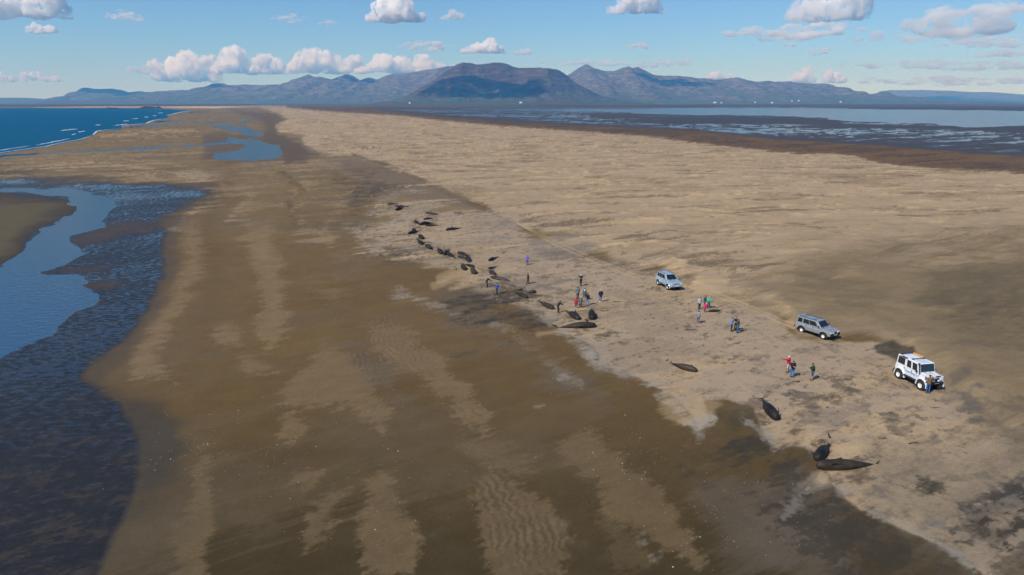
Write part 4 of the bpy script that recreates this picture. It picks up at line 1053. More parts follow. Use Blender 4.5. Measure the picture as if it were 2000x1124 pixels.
def whale(head, tail, var, roll, sink, skin, label, Lmin=3.3, name='whale_carcass', scale_w=1.0):
    a, b = G(*head), G(*tail)
    d = a - b; d.z = 0; L = d.length
    v_far = head[1] < 560
    sink = sink + (.05 if head[1] < 700 else .02)
    mid = (a + b) / 2
    if L < Lmin: L = Lmin
    if var == 'bloat' and L > 3.9: L = 3.9
    if L > 5.6: L = 5.6
    if v_far: L = min(L, 4.3)
    key = (var, skin)
    if key not in WM2:
        me = WM[var].copy(); me.materials.clear(); me.materials.append(M_W[skin]); WM2[key] = me
    o = bpy.data.objects.new(name, WM2[key]); COL.objects.link(o)
    dn = d.normalized()
    pa = mid + dn * L / 2
    z = max(ground_z(pa.x, pa.y), ground_z(mid.x, mid.y))
    rad = .115 * L * (.84 if v_far else .92)
    o.rotation_euler = Euler((R(roll), 0, math.atan2(dn.y, dn.x)), 'XYZ')
    sw = .84 if v_far else .92
    o.scale = (L, L * sw, L * sw)
    o.location = (pa.x, pa.y, z + rad * (1 - 2 * sink))
    tag(o, label, 'whale', 'stranded whales along the beach')
    return o
for a in [
    ((1594, 917), (1717, 908), 'thin', 70, .22, 'brown', 'long whale nearest the camera, on its side with its tail to the right', 3.3),
    ((1594, 903), (1614, 868), 'bloat', -35, .22, 'dark', 'bulky black whale on wet sand just above the nearest whale', 3.3),
    ((1519, 823), (1483, 785), 'bloat', 30, .25, 'dark', 'black whale with brown flank, tail end up the beach, below the red jacket pair', 3.3),
    ((1357, 726), (1312, 716), 'bloat', 30, .30, 'brown', 'lone brown-grey whale on bare sand between the kelp stain and the wet edge', 3.0),
    ((1164, 639), (1086, 640), 'side', 75, .30, 'brown', 'long brown whale on its side below the two round black ones', 3.3),
    ((1158, 626), (1153, 607), 'bloat', 8, .20, 'dark', 'round black whale seen head on with a raised flipper, nearest the crowd of five', 3.3),
    ((1131, 626), (1103, 610), 'bloat', -30, .28, 'grey', 'blue-black whale half buried, right of the stooping person in black', 3.3),
    ((1081, 605), (1050, 590), 'belly', 24, .30, 'brown', 'brown whale just left of the stooping person in black', 3.3),
    ((1030, 583), (1004, 572), 'belly', -20, .32, 'dark', 'dark blue-black whale left of the brown one by the stooping person', 3.0),
    ((986, 560), (1026, 571), 'curl', 80, .42, 'sandy', 'sand-covered whale with only its back showing, right of the person in blue', 3.3),
    ((955, 543), (1010, 551), 'thin', 70, .30, 'grey', 'long grey whale with its tail pointing right at the maroon jacket person', 3.3),
    ((956, 532), (976, 541), 'curl', -60, .33, 'grey', 'grey curled whale just behind the long tailed one', 3.0),
    ((951, 528), (970, 522), 'belly', 45, .34, 'grey', 'small blue-grey whale highest in the tangle behind the black jacket person', 2.8),
    ((932, 524), (963, 531), 'side', -70, .33, 'sandy', 'brown decayed whale left in the tangle behind the black jacket person', 3.3),
    ((894, 528), (854, 519), 'thin', 60, .42, 'sandy', 'thin sand-buried whale drawn out at the wet edge, left of the round headed one', 3.3),
    ((929, 538), (917, 525), 'bloat', 0, .22, 'brown', 'whale with its round brown head towards the camera', 3.0),
    ((909, 529), (900, 519), 'bloat', 24, .26, 'dark', 'black whale with a peaked fin beside the round headed one', 3.0),
    ((926, 523), (906, 517), 'side', 50, .27, 'dark', 'black whale with a flipper standing up, behind the peaked one', 3.0),
    ((955, 511), (972, 503), 'belly', 14, .24, 'grey', 'lone dark whale on clean sand, flukes towards the purple jacket person', 3.0),
    ((918, 512), (908, 503), 'bloat', 30, .25, 'dark', 'dark blue whale alone between the twin pair and the peaked one', 3.0),
    ((895, 495), (917, 503), 'side', -50, .28, 'brown', 'upper whale of a pair lying close side by side', 3.0),
    ((896, 503), (916, 507), 'belly', 30, .30, 'grey', 'lower whale of a pair lying close side by side', 3.0),
    ((873, 497), (893, 506), 'belly', -26, .30, 'grey', 'slim blue-grey whale between the heaped two and the close pair', 3.0),
    ((866, 499), (851, 487), 'bloat', 22, .22, 'brown', 'left whale of two heaped together in mid row', 3.0),
    ((868, 500), (876, 489), 'belly', -15, .20, 'dark', 'right black whale of two heaped together in mid row', 2.8),
    ((830, 480), (847, 491), 'curl', 50, .30, 'grey', 'curled whale with its tail hooked towards the camera', 3.0),
    ((827, 475), (844, 474), 'side', 60, .36, 'sandy', 'sandy brown whale just above the hooked one', 2.8),
    ((829, 481), (811, 468), 'belly', 30, .27, 'dark', 'dark whale left of the sandy brown one in the row', 3.0),
    ((827, 468), (815, 461), 'bloat', 12, .25, 'dark', 'short black whale just under the far heap of two', 2.6),
    ((798, 458), (819, 452), 'side', 40, .24, 'grey', 'lower whale of the far heap of two', 3.0),
    ((806, 449), (814, 459), 'bloat', -30, .20, 'dark', 'upper whale of the far heap of two', 2.8),
    ((871, 451), (900, 447), 'belly', 10, .22, 'dark', 'lone black whale right of the row with its tail lifted', 3.3),
    ((804, 431), (827, 443), 'side', 50, .24, 'brown', 'leftmost whale of the far cluster of three', 3.0),
    ((818, 441), (846, 436), 'bloat', -40, .25, 'brown', 'middle whale of the far cluster of three', 3.0),
    ((831, 442), (861, 441), 'thin', 40, .24, 'grey', 'rightmost whale of the far cluster of three, tail to the right', 3.0),
    ((828, 430), (847, 427), 'belly', 12, .25, 'dark', 'small black whale right above the far cluster of three', 3.0),
    ((887, 416), (911, 420), 'thin', 40, .32, 'sandy', 'tan-grey whale lying farthest right of the far ones', 3.3),
    ((829, 417), (860, 421), 'belly', 30, .28, 'grey', 'pale-flanked whale above the small black one, tail to the right', 3.3),
    ((771, 413), (790, 407), 'bloat', 10, .24, 'dark', 'black whale with raised flukes, left end of the far ones, nearer', 3.0),
    ((756, 400), (779, 399), 'side', 40, .26, 'brown', 'most distant whale, leftmost of all', 3.0),
    ((772, 404), (799, 405), 'belly', -24, .28, 'grey', 'grey whale overlapping the most distant one', 3.0),
]:
    whale(*a)
whale((1384, 610), (1410, 608), 'belly', 55, .16, 'dark', 'small whale calf on the sand beside the child in pink', 1.4, name='whale_calf')

# torn-off fins and lumps lying on the sand
def fin_piece(u, v, ln, rz, label, bentk=.35, lift=.12, skin='dark'):
    bm = bmesh.new()
    fin_solid(bm, (-ln * .10, -ln * .16, .06), (-ln * .02, ln * .16, .06), (ln * .8, 0, lift), .055, (0, ln * bentk, .05), n=9)
    bmesh.ops.recalc_face_normals(bm, faces=bm.faces)
    me = remeshed(bm, .02, 2); me.materials.clear(); me.materials.append(M_W[skin])
    o = bpy.data.objects.new('whale_fin', me); COL.objects.link(o)
    p = G(u, v); o.location = (p.x, p.y, p.z + .01); o.rotation_euler = (0, 0, rz)
    tag(o, label, 'whale fin', 'torn whale fins on the sand')
fin_piece(1560, 746, 1.0, 2.9, 'curved black fin lying on the sand before the couple in red and navy', .45)
fin_piece(1621, 856, .7, 1.2, 'small black fin standing up above the bulky black whale', .2, .35)
fin_piece(1084, 638, .9, 2.4, 'black fin at the wet edge left of the long brown whale', .2, .3)
fin_piece(1033, 589, .8, 2.2, 'small black fin below the dark blue-black whale', .2, .25)
fin_piece(1302, 706, .7, .4, 'dark fin on the kelp stain left of the lone brown-grey whale', .2, .15, 'grey')
bm = bmesh.new()
for p, r in (((0, 0, .12), .30), ((.3, .08, .12), .24), ((-.3, -.05, .08), .22), ((.1, -.12, .22), .18)):
    bmesh.ops.create_icosphere(bm, subdivisions=3, radius=r, matrix=Matrix.Translation(p))
me = remeshed(bm, .03, 2); me.materials.clear(); me.materials.append(M_W['brown'])
o = bpy.data.objects.new('carcass_lump', me); COL.objects.link(o); p = G(1040, 572); o.location = p
tag(o, 'small brown lump of carcass right of the sand-covered whale', 'carcass', 'torn whale fins on the sand')
# ---------------------------------------------------------------- vehicles
def paint(name, col, metal=0.0):
    return simple_mat(name, col, rough=.32, metal=metal, var=.05, scale=1.6, coat=.8)
M_GLASS = simple_mat('tinted_glass', (.012, .018, .022), .06, spec=.8, var=.1, scale=1)
M_TYRE = simple_mat('tyre_rubber', (.026, .024, .021), .9, var=.35, scale=5, bump=.3)
M_BLACK = simple_mat('black_plastic', (.025, .026, .028), .6, var=.2, scale=6)
M_STEEL = simple_mat('dull_metal', (.45, .46, .47), .35, metal=.8, var=.1)
M_LAMP = simple_mat('lamp_glass', (.75, .78, .80), .12, spec=.8, var=.08)
M_RED = simple_mat('red_lens', (.35, .02, .015), .2, var=.1)
M_PLATE = simple_mat('number_plate', (.80, .79, .78), .5, var=.06)
M_RIMW = simple_mat('white_rim', (.78, .78, .77), .4, var=.08)
M_RIMS = simple_mat('silver_rim', (.52, .51, .49), .4, metal=.4, var=.12)
M_BLUE = simple_mat('blue_vinyl', (.055, .20, .55), .45, var=.08)
M_ORANGE = simple_mat('orange_board', (.85, .42, .05), .5, var=.1)

def bevel_obj(o, w, seg=2, ang=35):
    b = o.modifiers.new('bevel', 'BEVEL'); b.width = w; b.segments = seg; b.limit_method = 'ANGLE'; b.angle_limit = R(ang)
    try: b.harden_normals = False
    except Exception: pass
    return o
def box(name, c, s, mat, parent, bev=.0, rot=None):
    x, y, z = s[0] / 2, s[1] / 2, s[2] / 2
    V8 = [(-x, -y, -z), (x, -y, -z), (x, y, -z), (-x, y, -z), (-x, -y, z), (x, -y, z), (x, y, z), (-x, y, z)]
    o = mesh_obj(name, V8, [(3, 2, 1, 0), (4, 5, 6, 7), (0, 1, 5, 4), (1, 2, 6, 5), (2, 3, 7, 6), (3, 0, 4, 7)], mat, parent, smooth=False)
    o.location = c
    if rot: o.rotation_euler = rot
    if bev: bevel_obj(o, bev)
    return o
def hexa(name, base, top, mat, parent, bev):
    """solid between two 4-corner rings"""
    o = mesh_obj(name, base + top, [(3, 2, 1, 0), (4, 5, 6, 7), (0, 1, 5, 4), (1, 2, 6, 5), (2, 3, 7, 6), (3, 0, 4, 7)], mat, parent, smooth=False)
    bevel_obj(o, bev, 3); return o
def lathe(name, prof, mat, parent, n=28):
    """profile (radius, y) spun round the y axis"""
    vs_, fs = [], []
    for k in range(n):
        a = 2 * math.pi * k / n
        vs_ += [(math.cos(a) * r, y, math.sin(a) * r) for r, y in prof]
    m = len(prof)
    for k in range(n):
        k2 = (k + 1) % n
        fs += [(k * m + i, k * m + i + 1, k2 * m + i + 1, k2 * m + i) for i in range(m - 1)]
    return mesh_obj(name, vs_, fs, mat, parent)
def slab(name, q, mat, parent, th=.012, out=.006):
    """a thin pane: four corners, pushed outward and given thickness"""
    q = [Vector(p) for p in q]
    n = (q[1] - q[0]).cross(q[3] - q[0]).normalized()
    a = [p + n * out for p in q]; b = [p - n * th for p in q]
    o = mesh_obj(name, b + a, [(3, 2, 1, 0), (4, 5, 6, 7), (0, 1, 5, 4), (1, 2, 6, 5), (2, 3, 7, 6), (3, 0, 4, 7)], mat, parent, smooth=False)
    return o
def inset(c, u0, u1, v0, v1):
    """part of the quad c = (bl, br, tr, tl)"""
    c = [Vector(p) for p in c]
    f = lambda u, v: c[0].lerp(c[1], u).lerp(c[3].lerp(c[2], u), v)
    return [f(u0, v0), f(u1, v0), f(u1, v1), f(u0, v1)]

def make_car(name, label, s, rear_px, front_px):
    wb, W = s['wb'], s['w'] / 2
    a, b = G(*rear_px), G(*front_px)
    f = b - a; f.z = 0; f.normalize()
    left = Vector((-f.y, f.x, 0))
    c = (a + b) / 2 + left * (s['track'] / 2)
    e = bpy.data.objects.new(name, None); COL.objects.link(e)
    e.location = (c.x, c.y, min(a.z, b.z, ground_z(c.x, c.y)) - .02); e.rotation_euler = (0, 0, math.atan2(f.y, f.x))
    tag(e, label, 'car', 'cars parked on the sand')
    P, tr = s['paint'], s['tyre']
    # lower body: side outline with wheel arches cut out, extruded across
    xr, xf, zb, belt, cowl, hoodf, noz = s['xr'], s['xf'], s['zb'], s['belt'], s['cowl'], s['hood'], s['nose']
    pts = [(xr, zb + .12)]
    def arch(cx, ra):
        z0 = zb; th0 = math.asin(max(-1, min(1, (z0 - tr) / ra)))
        return [(cx - math.cos(th0 + (math.pi - 2 * th0) * (i / 12)) * ra if False else cx + math.cos(math.pi - th0 - (math.pi - 2 * th0) * i / 12) * ra, tr + math.sin(math.pi - th0 - (math.pi - 2 * th0) * i / 12) * ra) for i in range(13)]
    ra = s['arch']
    pts += [(xr + .12, zb)] + arch(-wb / 2, ra) + arch(wb / 2, ra) + [(xf - .06, zb), (xf, zb + .12), (xf + .01, noz - .12), (xf - .10, noz), (s['xcowl'], cowl), (xr + .02, belt), (xr - .02, belt - .25)]
    n = len(pts)
    VS, FS = [], []
    sect = ((-1, W - s['tuck']), (-1, W), (1, W), (1, W - s['tuck']))
    # side skins bulge a little at mid height
    ys = [-W, W]
    for y in ys:
        for x, z in pts:
            t = (z - zb) / (belt - zb)
            k = 1 - s['tuck'] * max(0, t - .55) / .45 / W
            taper = 1 - .05 * max(0, (abs(x) - wb / 2) / 1.0)
            VS.append((x, y * k * taper, z))
    FS.append(tuple(range(n))[::-1] if True else ())
    FS.append(tuple(range(n, 2 * n)))
    for i in range(n):
        j = (i + 1) % n
        FS.append((i, j, n + j, n + i))
    body = mesh_obj('body', VS, FS, P, e, smooth=False)
    bm = bmesh.new(); bm.from_mesh(body.data); bmesh.ops.recalc_face_normals(bm, faces=bm.faces); bm.to_mesh(body.data); bm.free()
    bevel_obj(body, .045, 3, 40)
    # wheel wells and chassis, dark
    box('underbody', (0, 0, zb + .06), (xf - xr - .5, 2 * W - .5, .22), M_BLACK, e, .03)
    # cabin with sloping glass
    Wb, Wt = W - s['tuck'] - .01, W - s['tumble']
    zc = belt - .03
    base = [(s['cab_r'], -Wb, zc), (s['cab_f'], -Wb, zc), (s['cab_f'], Wb, zc), (s['cab_r'], Wb, zc)]
    top = [(s['roof_r'], -Wt, s['roof']), (s['roof_f'], -Wt, s['roof']), (s['roof_f'], Wt, s['roof']), (s['roof_r'], Wt, s['roof'])]
    cab = hexa('cabin', base, top, P, e, .07)
    ws = [base[2], base[1], top[1], top[2]]          # windscreen seen from the front
    slab('windscreen', inset(ws[::-1] if False else [base[1], base[2], top[2], top[1]], .06, .94, .14, .92), M_GLASS, e)
    slab('rear_window', inset([base[3], base[0], top[0], top[3]], .12, .88, .16, .86), M_GLASS, e)
    right = [base[0], base[1], top[1], top[0]]; leftq = [base[2], base[3], top[3], top[2]]
    for (u0, u1) in s['wins']:
        slab('side_window', inset(right, u0, u1, .12, .84), M_GLASS, e)
        slab('side_window', inset(leftq, 1 - u1, 1 - u0, .12, .84), M_GLASS, e)
    # wheels
    for sx in (-1, 1):
        for sy in (-1, 1):
            w = bpy.data.objects.new('wheel', None); COL.objects.link(w); w.parent = e
            w.location = (sx * wb / 2, sy * s['track'] / 2, tr); w.rotation_euler = (0, 0, 0 if sy > 0 else math.pi)
            tw = s['tw']
            lathe('tyre', [(tr * .49, -tw * .42), (tr * .62, -tw * .5), (tr * .93, -tw * .48), (tr, -tw * .36), (tr * 1.0, 0), (tr, tw * .36), (tr * .93, tw * .48), (tr * .62, tw * .5), (tr * .49, tw * .42)], M_TYRE, w, 32)
            rim = lathe('rim', [(tr * .50, tw * .44), (tr * .47, tw * .42), (tr * .43, tw * .20), (tr * .28, tw * .14), (tr * .22, tw * .24), (tr * .10, tw * .30), (.001, tw * .30)], s['rim'], w, 24)
            lathe('rim', [(tr * .62, -tw * .42), (tr * .4, -tw * .1), (.001, -tw * .1)], M_BLACK, w, 20)
            # dark well behind the wheel
            wl = lathe('wheel_well', [(ra * .98, -.02), (ra * .98, -.34), (.001, -.36)], M_BLACK, e, 24)
            wl.location = (sx * wb / 2, sy * (W - .03), tr); wl.rotation_euler = (0, 0, 0 if sy > 0 else math.pi)
            # flare over the arch
            fl, ff, fw = [], [], s['flare']
            for i in range(17):
                th = math.pi * (-.04 + 1.08 * i / 16)
                for rr, yy in ((ra * .98, 0.0), (ra * .98, fw), (ra * 1.13, fw * .85), (ra * 1.20, 0.0)):
                    fl.append((math.cos(th) * rr, yy, math.sin(th) * rr))
            for i in range(16):
                for k in range(3):
                    ff.append((i * 4 + k, i * 4 + k + 1, i * 4 + k + 5, i * 4 + k + 4))
            fo = mesh_obj('wheel_flare', fl, ff, s['flare_mat'], e)
            fo.location = (sx * wb / 2, sy * (W - .035), tr); fo.rotation_euler = (0, 0, 0 if sy > 0 else math.pi)
            if sy < 0: pass
    # front: bumper, grille, lamps, plate
    box('front_bumper', (xf + .03, 0, s['bump_z']), (.20, 2 * W * .97, s['bump_h']), s['bump_mat'], e, .05)
    box('rear_bumper', (xr - .03, 0, s['bump_z'] - .02), (.18, 2 * W * .95, s['bump_h'] * .8), s['bump_mat'], e, .04)
    gz = (s['bump_z'] + s['bump_h'] / 2 + noz - .06) / 2
    gh = noz - .06 - (s['bump_z'] + s['bump_h'] / 2) - .04
    box('grille', (xf + .012, 0, gz), (.05, W * .95, gh), M_BLACK, e, .012)
    for sy in (-1, 1):
        if s.get('round_lamps'):
            hl = lathe('headlight', [(.11, 0), (.105, .03), (.001, .045)], M_LAMP, e, 18); hl.location = (xf + .02, sy * W * .62, gz); hl.rotation_euler = (0, 0, -math.pi / 2)
            fg = lathe('fog_lamp', [(.10, 0), (.10, .07), (.085, .08), (.001, .085)], M_LAMP, e, 18); fg.location = (xf + .10, sy * W * .30, s['bump_z'] + s['bump_h'] / 2 + .12); fg.rotation_euler = (0, 0, -math.pi / 2)
        else:
            box('headlight', (xf - .01, sy * W * .74, gz + .02), (.12, W * .40, gh * .8), M_LAMP, e, .03)
        box('tail_light', (xr - .02, sy * (W - .12), belt - .28), (.06, .12, .36), M_RED, e, .015)
        mr = box('wing_mirror', (s['cab_f'] - .28, sy * (W + .12), belt + .14), (.10, .20, .16), s['mirror_mat'], e, .03)
        for hx in s['handles']:
            box('door_handle', (hx, sy * (W + .005 - s['tuck'] * .4), belt - .16), (.16, .03, .035), M_BLACK, e, .008)
        for dx in s['seams']:
            box('door_seam', (dx, sy * (W - .008), (zb + belt) / 2), (.014, .022, belt - zb - .12), M_BLACK, e)
        box('side_step', (0, sy * (W + .02), zb + .02), (wb - 2 * ra - .02, .18, .07), M_BLACK, e, .02)
        box('side_moulding', (0, sy * (W + .004), (zb + belt) / 2 - .04), (wb - 2 * ra - .1, .02, .06), s.get('mould', P), e, .006)
    box('number_plate', (xf + .138, s.get('plate_y', 0), s['bump_z'] + .02), (.012, .50, .12), M_PLATE, e)
    box('number_plate', (xr - .13, 0, s['bump_z'] + .06), (.012, .50, .12), M_PLATE, e)
    for wy in (-.28, .28):
        box('wiper', (s['xcowl'] + .0, wy, cowl + .05), (.05, .42, .02), M_BLACK, e, rot=(0, 0, .15))
    return e

# --- silver-blue SUV in the middle distance
SUVA = dict(wb=2.79, w=1.88, track=1.70, tyre=.43, tw=.33, arch=.52, xr=-2.28, xf=2.28, zb=.56, belt=1.32, cowl=1.32, hood=1.2, nose=1.16, xcowl=.98, tuck=.06, tumble=.22,
            cab_r=-2.16, cab_f=1.02, roof_r=-1.92, roof_f=.24, roof=2.02, wins=[(.07, .27), (.295, .53), (.555, .84)], paint=paint('silver_blue_paint', (.40, .50, .58), .25), rim=M_RIMS,
            flare=.09, flare_mat=None, bump_z=.80, bump_h=.34, bump_mat=None, mirror_mat=None, handles=[.05, -.9], seams=[.95, -.02, -1.0])
for k in ('flare_mat', 'bump_mat', 'mirror_mat'): SUVA[k] = SUVA['paint']
ca_ = make_car('off_road_car', 'silver-blue off-road car parked farthest from the camera, beside bare sand', SUVA, (1287.0, 557.5), (1303.5, 565.5))
for sy in (-1, 1):
    box('roof_rail', (-.85, sy * .66, 2.07), (1.9, .05, .05), M_BLACK, ca_, .015)
    box('rail_foot', (-1.7, sy * .66, 2.04), (.10, .06, .07), M_BLACK, ca_); box('rail_foot', (0.02, sy * .66, 2.04), (.10, .06, .07), M_BLACK, ca_)
sp = lathe('spare_wheel', [(.001, -.14), (.26, -.14), (.38, -.12), (.42, -.04), (.42, .04), (.38, .1), (.001, .1)], M_BLACK, ca_, 26); sp.location = (-2.38, -.12, 1.12); sp.rotation_euler = (0, 0, math.pi / 2)

# --- grey-bronze SUV
M_GREY = paint('silver_grey_paint', (.36, .37, .37), .3)
SUVB = dict(wb=2.76, w=1.80, track=1.58, tyre=.385, tw=.27, arch=.46, xr=-2.30, xf=2.22, zb=.50, belt=1.22, cowl=1.20, hood=1.1, nose=1.06, xcowl=.98, tuck=.05, tumble=.15,
            cab_r=-2.22, cab_f=1.04, roof_r=-2.06, roof_f=.40, roof=1.86, wins=[(.05, .24), (.29, .55), (.57, .87)], paint=M_GREY, rim=M_RIMW, flare=.07, flare_mat=M_BLACK,
            bump_z=.66, bump_h=.30, bump_mat=M_BLACK, mirror_mat=M_BLACK, handles=[.02, -.88], seams=[.98, 0.06, -.86], mould=M_STEEL)
cb_ = make_car('off_road_car', 'grey station-type off-road car with roof bars, in the middle of the three', SUVB, (1570.0, 649.5), (1603.0, 661.5))
for sy in (-1, 1): box('roof_rail', (-.85, sy * .62, 1.91), (2.2, .05, .05), M_BLACK, cb_, .015)
for xx in (-1.55, -.25): box('roof_bar', (xx, 0, 1.93), (.07, 1.30, .04), M_STEEL, cb_, .012)
box('rear_spoiler', (-2.12, 0, 1.885), (.26, 1.32, .05), M_GREY, cb_, .02)
box('bonnet_scoop', (1.55, 0, 1.155), (.36, .42, .07), M_GREY, cb_, .03)
for sy in (-1, 1):
    box('mud_flap', (-1.92, sy * .80, .42), (.03, .26, .34), M_BLACK, cb_)
    fg = lathe('fog_lamp', [(.09, 0), (.09, .05), (.07, .06), (.001, .062)], M_LAMP, cb_, 16); fg.location = (2.28, sy * .36, .90); fg.rotation_euler = (0, 0, -math.pi / 2)

# --- white long off-roader with wide wheels
M_WHITE = paint('white_paint', (.80, .82, .84))
SUVC = dict(wb=2.79, w=1.80, track=1.78, tyre=.49, tw=.40, arch=.60, xr=-2.10, xf=1.92, zb=.72, belt=1.48, cowl=1.46, hood=1.42, nose=1.40, xcowl=.98, tuck=.03, tumble=.10,
            cab_r=-2.08, cab_f=.98, roof_r=-2.02, roof_f=.72, roof=2.36, wins=[(.06, .36), (.45, .63), (.69, .89)], paint=M_WHITE, rim=M_RIMW, flare=.16, flare_mat=M_WHITE,
            bump_z=.86, bump_h=.22, bump_mat=M_BLACK, mirror_mat=M_BLACK, handles=[-.02, -.95], seams=[.92, -.02, -.92], round_lamps=True, plate_y=.1)
cc_ = make_car('off_road_car', 'white long off-road car with huge wheels and blue lettering, nearest the camera', SUVC, (1757.5, 740.0), (1796.0, 760.5))
for sy in (-1, 1):
    box('mud_flap', (-2.10, sy * .86, .62), (.03, .40, .42), M_BLACK, cc_)
    box('front_wing', (1.52, sy * .66, 1.37), (.84, .42, .12), M_WHITE, cc_, .03)
    box('alpine_window', (-1.35, sy * .80, 2.24), (.95, .02, .14), M_GLASS, cc_, .005, rot=(sy * -.12, 0, 0))
    box('running_board', (-.02, sy * .95, .70), (1.50, .26, .08), M_BLACK, cc_, .02)
box('bonnet', (1.42, 0, 1.475), (1.00, 1.08, .07), M_WHITE, cc_, .03)
box('bonnet_edge', (1.90, .30, 1.475), (.10, .50, .08), M_BLACK, cc_, .02)
sn = box('snorkel', (.93, -.93, 1.88), (.10, .09, .86), M_BLACK, cc_, .025, rot=(0, -.22, 0)); box('snorkel_head', (.80, -.93, 2.36), (.20, .13, .15), M_BLACK, cc_, .03)
box('winch', (2.04, 0, .98), (.16, .62, .16), M_BLACK, cc_, .03)
for xx, sy in ((-1.75, 1), (-1.75, -1), (-.35, 1), (-.35, -1)):
    box('roof_bracket', (xx, sy * .60, 2.41), (.16, .22, .09), M_BLACK, cc_, .02)
for xx in (-1.75, -.35):
    box('roof_bar', (xx, 0, 2.43), (.07, 1.5, .05), M_BLACK, cc_, .012)
box('sand_board', (-1.05, .60, 2.46), (1.25, .22, .05), M_ORANGE, cc_, .012)
box('roof_light', (-1.1, -.80, 2.33), (.70, .10, .08), M_BLACK, cc_, .02)
for yy in (-.18, .22): box('roof_stripe', (.10, yy, 2.366), (1.15, .045, .008), M_BLUE, cc_)
lf = bpy.data.curves.new('lettering', 'FONT'); lf.body = 'Superjeep.is'; lf.size = .34; lf.shear = .35; lf.extrude = .004; lf.align_x = 'CENTER'
for sy in (-1, 1):
    o = bpy.data.objects.new('tmp_text', lf); COL.objects.link(o)
    me = bpy.data.meshes.new_from_object(o.evaluated_get(bpy.context.evaluated_depsgraph_get())); bpy.data.objects.remove(o)
    me.materials.clear(); me.materials.append(M_BLUE)
    t = bpy.data.objects.new('lettering', me); COL.objects.link(t); t.parent = cc_
    t.location = (-.02, sy * .915, 1.08); t.rotation_euler = (math.pi / 2, 0, 0 if sy < 0 else math.pi)
    t['label'] = 'blue slanted lettering on the door'
# ---------------------------------------------------------------- people
_cloth = {}
def cloth(col, kind='cloth'):
    k = tuple(col) + (kind,)
    if k not in _cloth:
        _cloth[k] = simple_mat(kind, col, .85 if kind != 'skin' else .55, var=.18, scale=14, bump=.25)
    return _cloth[k]
SKIN = (.46, .27, .19)
def tcap(bm, p0, r0, p1, r1, n=12, sq=(1, 1)):
    """tapered limb with rounded ends"""
    p0, p1 = Vector(p0), Vector(p1)
    d = p1 - p0; L = d.length; d.normalize()
    x = d.orthogonal().normalized(); y = d.cross(x)
    rings = []
    for t, k in ((-r0 * .95, .30), (-r0 * .7, .70), (-r0 * .3, .95), (0, 1)):
        rings.append((p0 + d * t, r0 * k))
    for t, k in ((0, 1), (r1 * .3, .95), (r1 * .7, .70), (r1 * .95, .30)):
        rings.append((p1 + d * t, r1 * k))
    loft(bm, [[c + (x * math.cos(2 * math.pi * i / n) + y * math.sin(2 * math.pi * i / n)) * r for i in range(n)] for c, r in rings])
def ell(bm, c, rx, ry, rz, rot=None):
    m = Matrix.Translation(c) @ (rot.to_4x4() if rot else Matrix.Identity(4)) @ Matrix.Diagonal((rx, ry, rz, 1))
    bmesh.ops.create_icosphere(bm, subdivisions=3, radius=1, matrix=m)

